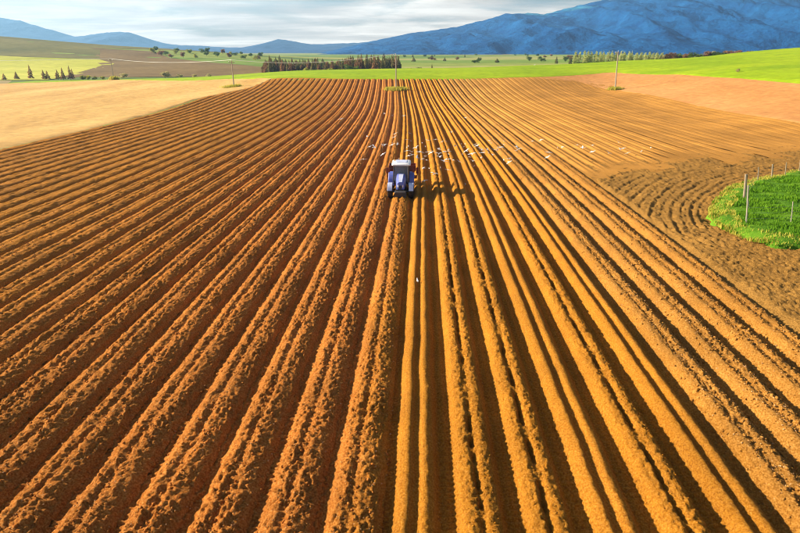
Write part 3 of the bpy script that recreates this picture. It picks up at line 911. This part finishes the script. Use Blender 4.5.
bm = bmesh.new(); box(bm, (0, 1.20, 1.48), (.5, .5, .16), .05); box(bm, (0, 1.44, 1.86), (.48, .14, .70), .05); fin('seat', bm, M['dark'], cab)
bm = bmesh.new(); bmesh.ops.create_cone(bm, cap_ends=True, segments=18, radius1=.19, radius2=.19, depth=.03, matrix=Matrix.Translation((0, .66, 1.84)) @ Matrix.Rotation(radians(-35), 4, 'X')); tube(bm, [(0, .45, 1.25), (0, .66, 1.83)], .04, 6)
fin('steering_wheel', bm, M['dark'], cab)
bm = bmesh.new(); tube(bm, [(.60, .08, 1.1), (.60, .08, 1.5), (.60, .08, 2.75), (.60, .14, 2.92)], .045, 10); tube(bm, [(.60, .08, 1.55), (.60, .08, 2.25)], .075, 10); fin('exhaust', bm, M['grey'], tractor, True)
for s in (-1, 1):
    mr = bmesh.new(); tube(mr, [(s * .70, .20, 2.40), (s * 1.02, .05, 2.42), (s * 1.10, .04, 2.36)], .018, 6); arm = fin('mirror_arm', mr, M['dark'], tractor)
    mr = bmesh.new(); box(mr, (s * 1.12, .04, 2.24), (.22, .06, .34), .02); fin('mirror', mr, M['red'], arm)
    bm = bmesh.new()
    for q, zz_ in enumerate((.55, .82, 1.08)): box(bm, (s * (.80 - .02 * q), .25, zz_), (.30, .30, .03), .005)
    box(bm, (s * .93, .11, .80), (.02, .02, .6)); box(bm, (s * .93, .39, .80), (.02, .02, .6))
    fin('step', bm, M['dark'], tractor)

# bed former drawn behind
iy = 3.95
imp = empty('bed_former', (tx + sin(hd) * iy, TY + cos(hd) * iy, H1(tx, TY + iy) - .38), -hd)
tag(imp, 'dark red bed forming implement with hopper hitched behind the blue tractor', 'implement')
bm = bmesh.new(); box(bm, (0, -.75, .95), (2.85, .16, .16), .02); box(bm, (0, .55, .85), (2.7, .14, .14), .02)
for s in (-1, 1): box(bm, (s * .8, -.1, .90), (.12, 1.4, .12), .015)
fin('frame', bm, M['red'], imp)
bm = bmesh.new()
hull_sections(bm, [[(-.7, -.45, 1.05), (.7, -.45, 1.05), (.7, .35, 1.05), (-.7, .35, 1.05)], [(-1.30, -.72, 1.62), (1.30, -.72, 1.62), (1.30, .62, 1.62), (-1.30, .62, 1.62)],
                   [(-1.32, -.74, 2.10), (1.32, -.74, 2.10), (1.32, .64, 2.10), (-1.32, .64, 2.10)], [(-1.24, -.66, 2.10), (1.24, -.66, 2.10), (1.24, .56, 2.10), (-1.24, .56, 2.10)],
                   [(-1.22, -.62, 1.66), (1.22, -.62, 1.66), (1.22, .52, 1.66), (-1.22, .52, 1.66)]])
fin('hopper', bm, M['red'], imp)
bm = bmesh.new()
hull_sections(bm, [[(-.62, .55, .42), (.62, .55, .42), (.50, .55, .72), (-.50, .55, .72)], [(-.60, 1.25, .40), (.60, 1.25, .40), (.44, 1.25, .62), (-.44, 1.25, .62)]])
fin('forming_hood', bm, M['grey'], imp)
for s in (-1, 1):
    for q in (.55, 1.02):
        bm = bmesh.new()
        bmesh.ops.create_cone(bm, cap_ends=True, segments=24, radius1=.30, radius2=.22, depth=.05, matrix=Matrix.Translation((s * q, -.70, .36)) @ Matrix.Rotation(radians(18 * s), 4, 'Z') @ Matrix.Rotation(pi / 2, 4, 'Y'))
        tube(bm, [(s * q, -.70, .36), (s * q, -.75, .92)], .035, 6); fin('disc', bm, M['grey'], imp)
    bm = bmesh.new(); bmesh.ops.create_cone(bm, cap_ends=True, segments=20, radius1=.34, radius2=.34, depth=.18, matrix=Matrix.Translation((s * .92, .55, .34)) @ Matrix.Rotation(pi / 2, 4, 'Y')); fin('gauge_wheel', bm, M['rubber'], imp)
    bm = bmesh.new(); tube(bm, [(s * 1.35, -.75, .97), (s * 1.46, -.72, 1.25), (s * 1.46, -.60, 1.95)], .05, 8); box(bm, (s * 1.44, -.66, 1.62), (.24, .20, .55), .03); fin('marker_arm', bm, M['red'], imp)
bm = bmesh.new()
for s in (-1, 1): tube(bm, [(s * .42, -1.75, .85), (s * .42, -.78, .92)], .04, 6)
tube(bm, [(0, -1.85, 1.25), (0, -.75, 1.35)], .04, 6); tube(bm, [(-.35, -.75, .95), (0, -.75, 1.38), (.35, -.75, .95)], .04, 6)
fin('hitch', bm, M['dark'], imp)

# ------------------------------------------------------------------ power poles and cable
def pole(px, py, Y, h, lean, label):
    X = at(px, py, Y).x
    z = H1(X, Y) + (.0)
    o = empty('utility_pole', (X, Y, z))
    tag(o, label, 'pole', 'power poles')
    bm = bmesh.new(); tube(bm, [(0, 0, -.5), (lean * .5, 0, h * .5), (lean, 0, h)], .20, 10, .13); fin('shaft', bm, M['pole'], o, True)
    bm = bmesh.new(); box(bm, (lean, 0, h - .45), (2.0, .14, .14), .015)
    tube(bm, [(lean - .75, .02, h - .48), (lean, .1, h - 1.25)], .03, 5); tube(bm, [(lean + .75, .02, h - .48), (lean, .1, h - 1.25)], .03, 5)
    ca = fin('crossarm', bm, M['wood'], o)
    tips = []
    for q in (-.9, 0, .9):
        zb = h - .36 if q else h
        bm = bmesh.new(); lathe(bm, [(zb, .02), (zb + .05, .07), (zb + .12, .05), (zb + .16, .08), (zb + .24, .04), (zb + .26, .005)], 10, 'Z')
        bmesh.ops.translate(bm, vec=(lean + q, 0, 0), verts=bm.verts); fin('insulator', bm, M['ceramic'], ca, True)
        tips.append(Vector((X + lean + q, Y, z + zb + .25)))
    return o, tips
p4, t4 = pole(615, 90, 180, 10.9, -.55, 'pale power pole standing in the tan soil apart from the cable')
p3, t3 = pole(396, 89, 172, 9.6, .0, 'pale power pole rising from a grass patch among the soil ridges')
p2, t2 = pole(234, 87, 188, 7.9, .05, 'pale power pole on the pale fallow field near its ridged edge')
p1, t1 = pole(114, 80.5, 272, 9.0, .0, 'pale power pole at the end of the yellow crop strip')
def cable(a, b, sag, label):
    bm = bmesh.new()
    n = 28
    tube(bm, [tuple(a.lerp(b, k / n) - Vector((0, 0, 4 * sag * (k / n) * (1 - k / n)))) for k in range(n + 1)], .055, 5)
    o = fin('power_cable', bm, M['cable'])
    tag(o, label, 'cable', 'overhead cables')
cable(t3[1], t2[1], 1.6, 'pale overhead cable from the ridged field pole to the fallow field pole')
cable(t2[1], t1[1], 1.2, 'pale overhead cable from the fallow field pole to the crop strip pole')
far_l = Vector((-300, 330, 7.2))
cable(t1[1], far_l, .8, 'pale overhead cable running from the crop strip pole towards the meadow conifers')
def tuft_patch(X, Y, rx, ry, n, h, label, mat):
    x = X + rx * RNG.normal(0, .5, n); y = Y + ry * RNG.normal(0, .5, n)
    blades('grass_tufts', x, y, H(x, y) - .05, h * (.5 + RNG.random(n)), mat, label)
tuft_patch(p3.location.x, 172, 2.6, 1.8, 1500, .65, 'yellow grass tufts around the pole among the ridges', M['blade_dry'])
tuft_patch(p4.location.x, 180, 1.6, 1.2, 900, .65, 'yellow green grass tufts around the pole in the tan soil', M['blade_dry'])
tuft_patch(p2.location.x - .5, 188, 2.6, 1.6, 900, .6, 'yellow grass tufts around the pole on the fallow field', M['blade_dry'])
tuft_patch(p1.location.x, 272, 1.6, 1.2, 700, 1.3, 'tall yellow weeds around the pole at the crop strip end', M['blade_dry'])

# ------------------------------------------------------------------ gulls
def gull_meshes():
    def body(bm):
        secs = []
        for y_, r, z_ in ((-.20, .012, .03), (-.15, .045, .03), (-.10, .048, .025), (-.05, .06, 0), (.04, .068, -.01), (.12, .045, 0), (.20, .022, .01), (.24, .006, .015)):
            secs.append([(r * cos(a), y_, z_ + r * .9 * sin(a)) for a in np.linspace(0, 2 * pi, 8, endpoint=False)])
        hull_sections(bm, secs)
    out = []
    for flap in (.35, -.12, .75, .12):
        bm = bmesh.new(); body(bm); b = bmesh.new()
        hull_sections(bm, [[(-.03, .16, .012), (.03, .16, .012), (.03, .16, .0), (-.03, .16, .0)], [(-.07, .31, .016), (.07, .31, .016), (.07, .31, .006), (-.07, .31, .006)]])
        me = bpy.data.meshes.new('gull_body'); bmesh.ops.recalc_face_normals(bm, faces=bm.faces); bm.to_mesh(me); bm.free(); me.materials.append(M['gull_white'])
        for p in me.polygons: p.use_smooth = True
        wings = []
        for s in (-1, 1):
            sec = []
            for q, (sp, ch0, ch1, th) in enumerate(((.03, -.09, .09, .02), (.18, -.11, .07, .016), (.34, -.10, .05, .012), (.52, -.02, .06, .006))):
                zl = flap * (sp if sp < .2 else .2 + (sp - .2) * (-.15 if flap > 0 else .8)) + .02
                sec.append([(s * sp, ch0, zl), (s * sp, (ch0 + ch1) / 2, zl + th), (s * sp, ch1, zl), (s * sp, (ch0 + ch1) / 2, zl - th * .4)])
            hull_sections(b, sec)
            tip = bmesh.new()
        bmesh.ops.recalc_face_normals(b, faces=b.faces)
        wm = bpy.data.meshes.new('gull_wings'); b.to_mesh(wm); b.free(); wm.materials.append(M['gull_grey'])
        out.append((me, wm))
    bm = bmesh.new()
    secs = []
    for y_, r, z_ in ((-.19, .010, .30), (-.14, .042, .31), (-.09, .045, .28), (-.06, .05, .22), (.0, .075, .18), (.10, .06, .18), (.20, .03, .20), (.27, .008, .21)):
        secs.append([(r * cos(a), y_, z_ + r * .9 * sin(a)) for a in np.linspace(0, 2 * pi, 8, endpoint=False)])
    hull_sections(bm, secs)
    for s in (-1, 1): tube(bm, [(s * .03, .02, -.02), (s * .03, .03, .14)], .008, 4)
    sm = bpy.data.meshes.new('gull_standing'); bmesh.ops.recalc_face_normals(bm, faces=bm.faces); bm.to_mesh(sm); bm.free(); sm.materials.append(M['gull_white'])
    return out, sm
FLY, STAND = gull_meshes()
bk = bmesh.new(); tube(bk, [(0, -.19, .03), (0, -.25, .022)], .010, 4, .003); bkm = bpy.data.meshes.new('beak'); bk.to_mesh(bkm); bk.free(); bkm.materials.append(M['beak'])
G1 = [(145,210),(130,240),(150,240),(70,230),(60,262),(85,262),(15,272),(15,310),(90,325),(130,285),(150,290),(140,318),(155,315),(175,280),(205,258),(230,245),(270,240),(195,300),(235,300),(225,340),(240,370),(262,408),(290,290),(285,310),(310,300),(330,297),(290,325),(310,345),(293,382),(330,388),(345,205),(395,260),(405,270),(400,312),(355,340),(385,348),(435,325),(445,310),(450,345),(455,362),(470,270),(460,265),(480,280),(495,290),(520,290),(505,305),(490,335),(555,290),(570,285),(545,315),(585,280),(600,330),(620,335),(625,350),(528,245),(600,265),(675,285),(525,310)]
G2 = [(210,165),(245,160),(330,188),(310,195),(390,180),(410,190),(420,190),(450,183),(450,208),(515,213),(555,170),(560,195),(572,195),(590,213),(645,207),(683,195),(30,200),(80,190),(5,235),(120,240),(270,230),(275,210),(95,165)]
G3 = [(155,370),(170,428),(135,500),(330,408),(255,240),(300,250),(390,430),(385,450),(470,500),(440,490),(520,460),(565,440),(5,270),(620,455),(195,430)]
spots = [(380 + a / 4.843, 90 + b / 4.843) for a, b in G1] + [(480 + a / 4, 100 + b / 4) for a, b in G2] + [(340 + a / 5.714, 72 + b / 5.714) for a, b in G3]
rg = random.Random(5)
for _ in range(26):
    a = rg.gauss(440, 38); b = rg.gauss(150, 14)
    if not (384 < a < 420 and b > 158): spots.append((a, min(b, 186)))
spots.append((417.5, 281))
for k, (px, py) in enumerate(spots):
    stand = (k == len(spots) - 1) or rg.random() < .22
    lift = 0.0 if stand else rg.uniform(.3, 2.6)
    p = on_ground(px, py, 20, lift)
    if stand:
        ii = round((p.x - .55 - float(cline(np.array([p.y]))[0])) / W); ii = max(-30, min(26, ii))
        uu = p.x - float(bed_center(ii, np.array([p.y]))[0])
        p.z = H1(p.x, p.y) + float(bed_h(ii, np.array([uu]), np.array([p.y]))[0]) + .01
    rz = rg.uniform(-.6, .6) + (pi if rg.random() < .4 else 0) + (pi / 2 if rg.random() < .25 else 0)
    o = empty('gull', p, rz)
    s = rg.uniform(.62, .88); o.scale = (s, s, s)
    if stand:
        link('body', STAND, o)
        b = link('beak', bkm, o); b.location = (0, 0, .275)
        tag(o, 'small white gull standing on the ploughed soil near the tractor' if k < len(spots) - 1 else 'lone white gull standing on the smooth ridge ahead of the tractor', 'gull', 'gulls standing on the ploughed soil')
    else:
        me, wm = FLY[rg.randrange(4)]
        b = link('body', me, o); w_ = link('wings', wm, o); link('beak', bkm, o)
        ro = rg.uniform(-.5, .5); o.rotation_euler = (rg.uniform(-.25, .25), ro, rz)
        tag(o, 'white gull in flight low over the ridges behind the tractor', 'gull', 'gulls flying behind the tractor')

# ------------------------------------------------------------------ trees
def leaf_cloud(centers, radii, n, size, rr):
    """n small quads spread through blobs"""
    co, f = [], []
    tot = sum(r[0] * r[1] * r[2] for r in radii)
    for c, r in zip(centers, radii):
        m = max(6, int(n * r[0] * r[1] * r[2] / tot))
        for _ in range(m):
            v = Vector((rr.gauss(0, 1), rr.gauss(0, 1), rr.gauss(0, 1))).normalized() * (rr.random() ** .35)
            p = Vector((c[0] + v.x * r[0], c[1] + v.y * r[1], c[2] + v.z * r[2]))
            a = Vector((rr.gauss(0, 1), rr.gauss(0, 1), rr.gauss(0, 1))).normalized()
            b = a.orthogonal().normalized()
            s = size * rr.uniform(.6, 1.4)
            k = len(co)
            co += [p + a * s, p + b * s * .7, p - a * s, p - b * s * .7]; f.append((k, k + 1, k + 2, k + 3))
    return arrays_mesh('crown', np.array(co), np.array(f), False)
def conifer_mesh(seed, h=1.0):
    rr = random.Random(seed); co, f = [], []
    tiers = 13
    for t in range(tiers):
        q = t / (tiers - 1)
        z = .14 + .84 * q; R = .20 * (1 - q) ** .8 * rr.uniform(.8, 1.2) + .012
        nb = int(13 - 8 * q)
        for j in range(nb):
            a = 2 * pi * j / nb + rr.random(); L = R * rr.uniform(.55, 1.25)
            d = Vector((cos(a), sin(a), 0)); sd = Vector((-sin(a), cos(a), 0))
            dr = rr.uniform(.02, .05); w = .035 * (1.2 - q)
            k = len(co)
            co += [Vector((0, 0, z + .03)), d * L * .55 + sd * w + Vector((0, 0, z - dr * .4)), d * L + Vector((0, 0, z - dr)), d * L * .55 - sd * w + Vector((0, 0, z - dr * .4 + .01))]
            f.append((k, k + 1, k + 2, k + 3))
            k = len(co)
            co += [d * L * .3 + Vector((0, 0, z + .02)), d * L * .7 + Vector((0, 0, z - dr - .05)), d * L * .95 + Vector((0, 0, z - dr * .6)), d * L * .6 + Vector((0, 0, z + .015))]
            f.append((k, k + 1, k + 2, k + 3))
    return arrays_mesh('crown', np.array(co), np.array(f), False)
def round_mesh(seed, low=False):
    rr = random.Random(seed); cs, rs = [], []
    for _ in range(9):
        cs.append((rr.uniform(-.28, .28), rr.uniform(-.28, .28), (.28 if low else .36) + rr.uniform(-.1, .38)))
        rs.append((rr.uniform(.17, .27), rr.uniform(.17, .27), rr.uniform(.15, .23)))
    return leaf_cloud(cs, rs, 560, .055, rr)
def poplar_mesh(seed):
    rr = random.Random(seed); cs, rs = [], []
    for k in range(7):
        q = k / 6
        cs.append((rr.uniform(-.03, .03), rr.uniform(-.03, .03), .30 + .64 * q)); w = .085 * (1 - .6 * q) * rr.uniform(.8, 1.2); rs.append((w, w, .10))
    return leaf_cloud(cs, rs, 200, .028, rr)
def trunk_mesh(h, r, limbs, seed):
    rr = random.Random(seed); bm = bmesh.new()
    tube(bm, [(0, 0, -.04), (rr.uniform(-.01, .01), 0, h * .5), (0, 0, h)], r, 6, r * .3)
    for _ in range(limbs):
        z = rr.uniform(.35, .7) * h; a = rr.random() * 2 * pi
        tube(bm, [(0, 0, z), (cos(a) * .12, sin(a) * .12, z + .12), (cos(a) * .2, sin(a) * .2, z + .25)], r * .4, 4, r * .12)
    me = bpy.data.meshes.new('trunk'); bmesh.ops.recalc_face_normals(bm, faces=bm.faces); bm.to_mesh(me); bm.free(); return me
PROTO = {}
def make_kind(key, crowns, leafmats, trunk, bark):
    trunk.materials.append(M[bark]); PROTO[key] = []
    for k, c in enumerate(crowns):
        for lm in leafmats:
            cc = c.copy(); cc.materials.append(M[lm]); PROTO[key].append((cc, trunk))
make_kind('con_brown', [conifer_mesh(k) for k in range(4)], ['needle_brown'], trunk_mesh(.95, .018, 0, 1), 'bark')
make_kind('con_green', [conifer_mesh(k + 9) for k in range(4)], ['needle_green'], trunk_mesh(.95, .018, 0, 1), 'bark')
make_kind('round_green', [round_mesh(k) for k in range(3)], ['leaf_green'], trunk_mesh(.75, .03, 5, 2), 'bark')
make_kind('round_russet', [round_mesh(k + 3) for k in range(3)], ['leaf_russet'], trunk_mesh(.75, .03, 5, 2), 'bark')
make_kind('bush_yellow', [round_mesh(k + 6, True) for k in range(3)], ['leaf_yellow'], trunk_mesh(.6, .03, 5, 3), 'bark')
make_kind('bush_pale', [round_mesh(k + 11, True) for k in range(3)], ['leaf_pale'], trunk_mesh(.6, .03, 5, 3), 'bark')
make_kind('poplar', [poplar_mesh(k) for k in range(4)], ['leaf_poplar'], trunk_mesh(.97, .012, 2, 4), 'bark_pale')
tr = random.Random(21)
def tree(kind, name, X, Y, h, w, label, cat, group, z=None):
    o = empty(name, (X, Y, H1(X, Y) - .12 if z is None else z), tr.uniform(0, 6.28))
    o.scale = (w, w, h)
    c, t = PROTO[kind][tr.randrange(len(PROTO[kind]))]
    link('crown', c, o); link('trunk', t, o)
    return tag(o, label, cat, group)
def tree_px(kind, name, px, top, Y, wpx, label, cat, group):
    p = at(px, top, Y); zb = H1(p.x, Y)
    h = max(2.0, p.z - zb); w = wpx * (.933 * Y + 4.3) / FPX / (.40 if kind.startswith('con') else .20 if kind == 'poplar' else .95)
    return tree(kind, name, p.x, Y, h, w, label, cat, group)
# conifer belt behind the crop strip
for k in range(120):
    px = 264 + 134 * (k + tr.uniform(-.8, .8)) / 119
    big = 3.5 if 268 < px < 282 or px > 345 else 0
    top = 60.0 - big * .9 + tr.uniform(-3.2, 4.0) - (px - 330) * .012
    kind = 'con_brown' if tr.random() < .55 else 'con_green'
    tree_px(kind, 'conifer_tree', px, top, tr.uniform(355, 425), tr.uniform(7, 11), 'russet conifer in the belt behind the bright crop strip' if kind == 'con_brown' else 'dark green conifer in the belt behind the bright crop strip', 'tree',
            'russet conifers in the belt' if kind == 'con_brown' else 'dark green conifers in the belt')
for px, top, w in ((306, 65.3, 9), (330, 66, 9), (338, 67.5, 7), (318, 68.3, 6)):
    tree_px('bush_yellow', 'bush', px, top, 330, w, 'yellow green bush in front of the conifer belt', 'bush', 'bushes before the conifer belt')
for px, top, w in ((349, 62.5, 10), (356, 64, 9)):
    tree_px('round_green', 'broadleaf_tree', px, top, 350, w, 'round olive tree in front of the conifer belt', 'tree', 'trees before the conifer belt')
for px, top, w in ((123, 71.5, 9), (164, 70, 10), (180, 73.3, 7), (194, 73, 6), (208, 72, 6)):
    tree_px('bush_pale', 'bush', px, top, 318, w, 'pale yellow bush at the foot of the tilled hillside', 'bush', 'pale bushes below the hillside')
# conifers and broadleaf trees below the meadow
for px, top, w in ((15, 71, 5), (28, 64, 5.5), (42, 69, 5), (46, 70, 5), (56, 69, 5), (61, 67, 5), (68, 65, 5), (71, 68, 4.5), (3, 73, 5)):
    tree_px('con_brown', 'conifer_tree', px, top, 305 + tr.uniform(-4, 6), w, 'brown conifer in the loose group nearest the crop strip pole, at the fallow field edge' if px > 42 else {15: 'short brown conifer with a gap on both sides at the fallow field edge', 28: 'tallest lone brown conifer at the fallow field edge', 42: 'brown conifer next to the tallest lone one at the fallow field edge', 3: 'lowest brown conifer, farthest along the fallow field edge from the poles'}[px], 'tree', 'conifers along the fallow field edge')
for px, top, w in ((82, 73.5, 6), (88, 74, 6), (94, 75.5, 6), (102, 76, 6)):
    tree_px('bush_yellow', 'bush', px, top, 300, w, 'low yellow bush beyond the fallow field', 'bush', 'low bushes beyond the fallow field')
# trees along the hill crest
for k in range(26):
    px = 152 + 110 * k / 25 + tr.uniform(-2, 2)
    p = at(px, 50, tr.uniform(560, 690))
    kd = tr.choice(['round_green', 'bush_yellow', 'round_russet'])
    tree(kd, 'broadleaf_tree', p.x, p.y, tr.uniform(4, 7), tr.uniform(5, 8), {'round_green': 'green round tree on the shoulder of the olive hill', 'bush_yellow': 'yellow green tree on the shoulder of the olive hill', 'round_russet': 'russet tree on the shoulder of the olive hill'}[kd], 'tree', 'trees on the hill shoulder ' + {'round_green': 'green', 'bush_yellow': 'yellow', 'round_russet': 'russet'}[kd])
# poplar plantation
for row, Y in enumerate((372, 384, 398)):
    for k in range(22):
        px = 576 + 86 * (k + tr.uniform(-.25, .25)) / 21
        tree_px('poplar', 'poplar_tree', px, 50.5 + tr.uniform(-.8, 1.5) + .02 * (px - 576), Y + tr.uniform(-2, 2), 4.0, 'slender pale poplar in the plantation beyond the crop', 'tree', 'poplars in the plantation')
for k in range(9):
    tree_px('round_green', 'bush', 577 + 4.4 * k + tr.uniform(-1, 1), 60.2 + tr.uniform(-.5, .5), 352, 7, 'dark low bush at the foot of the poplar plantation', 'bush', 'dark bushes below the poplars')
for k in range(16):
    px = 662 + 6.2 * k + tr.uniform(-1.5, 1.5)
    kd = tr.choice(['round_russet', 'round_russet', 'bush_pale', 'round_green'])
    tree_px(kd, 'broadleaf_tree', px, 52.5 - .03 * (px - 662) + tr.uniform(-1.5, 1.5), tr.uniform(365, 400), tr.uniform(8, 12), {'round_russet': 'russet leafless tree behind the green crop rise', 'bush_pale': 'pale budding tree behind the green crop rise', 'round_green': 'dark green tree behind the green crop rise'}[kd], 'tree', 'trees behind the crop rise ' + {'round_russet': 'russet', 'bush_pale': 'pale', 'round_green': 'green'}[kd])
for px, top, Y, w, kd, lb in ((432, 63.5, 330, 5, 'con_green', 'small dark conifer standing alone past the crop strip'), (418, 65, 340, 9, 'round_green', 'low green bush clump past the crop strip'), (409, 66, 345, 8, 'bush_yellow', 'low yellow bush clump past the crop strip'),
                          (557, 56, 520, 4, 'con_green', 'dark conifer alone in the valley fields'), (571, 55.5, 480, 5, 'con_green', 'dark conifer beside the poplar plantation'), (690, 51, 380, 5, 'con_green', 'dark conifer among the russet trees'),
                          (602, 61.0, 345, 6, 'bush_yellow', 'yellow bush at the edge of the poplar plantation')):
    tree_px(kd, 'conifer_tree' if kd == 'con_green' else 'bush', px, top, Y, w, lb, 'tree' if kd == 'con_green' else 'bush', None)
p = on_ground(737, 72.5, 60)
tree('bush_pale', 'bush', p.x, p.y, 1.4, 1.6, 'small pale bush alone in the green crop field', 'bush', None)
for k in range(46):
    q = tr.random(); Y = 560 + 900 * tr.random() ** 1.5
    p = at(tr.uniform(398, 640), 56, Y)
    kd = tr.choice(['round_green', 'round_green', 'con_green', 'round_russet'])
    tree(kd, 'conifer_tree' if kd == 'con_green' else 'broadleaf_tree', p.x, Y, tr.uniform(3.5, 6), tr.uniform(5, 9) * (1.6 if kd == 'con_green' else 1),
         {'round_green': 'small green tree scattered over the distant valley fields', 'con_green': 'small dark conifer scattered over the distant valley fields', 'round_russet': 'small russet tree scattered over the distant valley fields'}[kd], 'tree', 'trees scattered over the valley ' + {'round_green': 'green', 'con_green': 'conifer', 'round_russet': 'russet'}[kd])
# white shed
p = at(535, 66, 345); zb = H1(p.x, 345)
shed = empty('shed', (p.x, 345, zb)); tag(shed, 'tiny white shed past the bright crop strip', 'shed')
bm = bmesh.new(); hull_sections(bm, [[(-1.6, -1.3, -.2), (1.6, -1.3, -.2), (1.6, -1.3, 2.3), (0, -1.3, 3.1), (-1.6, -1.3, 2.3)], [(-1.6, 1.3, -.2), (1.6, 1.3, -.2), (1.6, 1.3, 2.3), (0, 1.3, 3.1), (-1.6, 1.3, 2.3)]]); fin('wall', bm, M['wall'], shed)
bm = bmesh.new()
for s in (-1, 1): hull_sections(bm, [[(0, -1.5, 3.16), (s * 1.85, -1.5, 2.24), (s * 1.85, -1.5, 2.32), (0, -1.5, 3.24)], [(0, 1.5, 3.16), (s * 1.85, 1.5, 2.24), (s * 1.85, 1.5, 2.32), (0, 1.5, 3.24)]])
fin('roof', bm, M['roof'], shed)
bm = bmesh.new(); box(bm, (.3, -1.33, .9), (.9, .05, 1.9)); fin('door', bm, M['dark'], shed)

# ------------------------------------------------------------------ mountains
def mountain_mat(name, hazed_forest, hazed_forest2, clear, cscale, amount):  # clear: clearing colour, also tinted with haze blue
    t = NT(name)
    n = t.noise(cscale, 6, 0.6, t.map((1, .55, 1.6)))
    base = t.ramp(t.noise(cscale * 6, 5, .65), [(.35, hazed_forest), (.65, hazed_forest2)])
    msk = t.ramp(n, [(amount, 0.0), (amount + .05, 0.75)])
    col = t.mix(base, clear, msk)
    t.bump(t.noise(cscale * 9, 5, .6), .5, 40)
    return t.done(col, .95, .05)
M['mt_right'] = mountain_mat('haze_tinted_forest_mountain', (.003, .045, .165), (.008, .085, .25), (.05, .22, .34), .0019, .61)  # blue of the distant haze painted into the forest and clearing colours
M['mt_mid'] = mountain_mat('haze_tinted_far_forest', (.02, .060, .15), (.04, .09, .20), (.12, .20, .30), .0016, .66)  # haze blue also painted into these farther ranges
def ridge(name, prof, Y, depth, mat, label, seed, extra=(0, 0), nx=240, ny=70, spur=.55, sl=700.):
    pts = [(at(px, py, Y).x, at(px, py, Y).z) for px, py in prof]
    xs = np.array([p[0] for p in pts]); hs = np.array([p[1] for p in pts])
    X = np.linspace(xs[0], xs[-1], nx)
    hx = np.interp(X, xs, hs)
    k = max(1, nx // 90); ker = np.ones(2 * k + 1) / (2 * k + 1)
    hx = np.convolve(np.pad(hx, k, mode='edge'), ker, 'valid')
    hx = hx * (1 + .05 * fbm(X / sl * 6, X * 0, 4, seed) + .05 * fbm(X / sl * 22, X * 0, 3, seed + 1))
    V = np.concatenate([np.linspace(0, 1, int(ny * .75)), np.linspace(1, 2, int(ny * .25) + 1)[1:]])
    XX, VV = np.meshgrid(X, V, indexing='ij')
    hh_ = hx[:, None]
    warp = fbm(XX / sl, VV * depth / sl, 3, seed + 3)
    rd = 1 - np.abs(2 * fbm(XX / sl * 1.3 + warp * .8, VV * depth / sl * .45, 5, seed + 9, .55)) * 2
    s = np.where(VV <= 1, VV ** 1.12, np.clip(2 - VV, 0, 1))
    bell = 4 * np.clip(VV, 0, 1) * (1 - np.clip(VV, 0, 1))
    z = hh_ * s + hh_ * bell * spur * .34 * (rd - .55)
    ends = smooth01((XX - X[0]) / (.06 * (X[-1] - X[0]))) * smooth01((X[-1] - XX) / (.06 * (X[-1] - X[0])))
    z = z * np.where(np.array(extra)[0] > 0, ends, 1) - 12
    YY = Y - depth + VV * depth + 0 * XX
    o = link(name, grid_mesh(name, np.stack([XX, YY, z], -1)), None, mat)
    return tag(o, label, 'mountain', kind='structure')
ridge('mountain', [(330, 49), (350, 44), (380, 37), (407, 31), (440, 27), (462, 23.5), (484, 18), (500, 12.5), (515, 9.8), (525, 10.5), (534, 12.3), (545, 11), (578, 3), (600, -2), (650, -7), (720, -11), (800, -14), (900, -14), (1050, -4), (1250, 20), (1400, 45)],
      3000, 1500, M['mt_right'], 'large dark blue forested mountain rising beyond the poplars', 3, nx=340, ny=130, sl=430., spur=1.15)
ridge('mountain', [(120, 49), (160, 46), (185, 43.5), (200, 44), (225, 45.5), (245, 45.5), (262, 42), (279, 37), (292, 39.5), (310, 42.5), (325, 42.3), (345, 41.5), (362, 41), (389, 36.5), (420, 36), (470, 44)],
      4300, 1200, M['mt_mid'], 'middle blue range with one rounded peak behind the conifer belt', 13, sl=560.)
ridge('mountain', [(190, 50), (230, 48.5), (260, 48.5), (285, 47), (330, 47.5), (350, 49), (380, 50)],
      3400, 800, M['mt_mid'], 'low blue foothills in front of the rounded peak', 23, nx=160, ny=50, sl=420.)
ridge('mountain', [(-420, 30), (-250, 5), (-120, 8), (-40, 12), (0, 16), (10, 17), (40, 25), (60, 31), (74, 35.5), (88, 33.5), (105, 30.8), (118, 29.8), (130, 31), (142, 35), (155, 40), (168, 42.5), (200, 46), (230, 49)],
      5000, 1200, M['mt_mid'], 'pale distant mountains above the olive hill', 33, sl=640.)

# ------------------------------------------------------------------ haze
def haze():
    bm = bmesh.new()
    bmesh.ops.create_cube(bm, size=1)
    bmesh.ops.scale(bm, vec=(14000, 8600, 420), verts=bm.verts)
    bmesh.ops.translate(bm, vec=(0, 1500, 420 / 2 - 16), verts=bm.verts)
    me = bpy.data.meshes.new('haze'); bm.to_mesh(me); bm.free()
    m = bpy.data.materials.new('blue_haze_air'); m.use_nodes = True
    n = m.node_tree.nodes; n.clear()
    o_ = n.new('ShaderNodeOutputMaterial'); v = n.new('ShaderNodeVolumePrincipled')
    v.inputs['Color'].default_value = (.30, .60, 1.0, 1)
    v.inputs['Density'].default_value = 0.00013
    v.inputs['Anisotropy'].default_value = 0.35
    m.node_tree.links.new(v.outputs[0], o_.inputs['Volume'])
    o = link('haze', me, None, m)
    return tag(o, 'thin blue haze in the air over the valley', 'haze', kind='stuff')
haze()
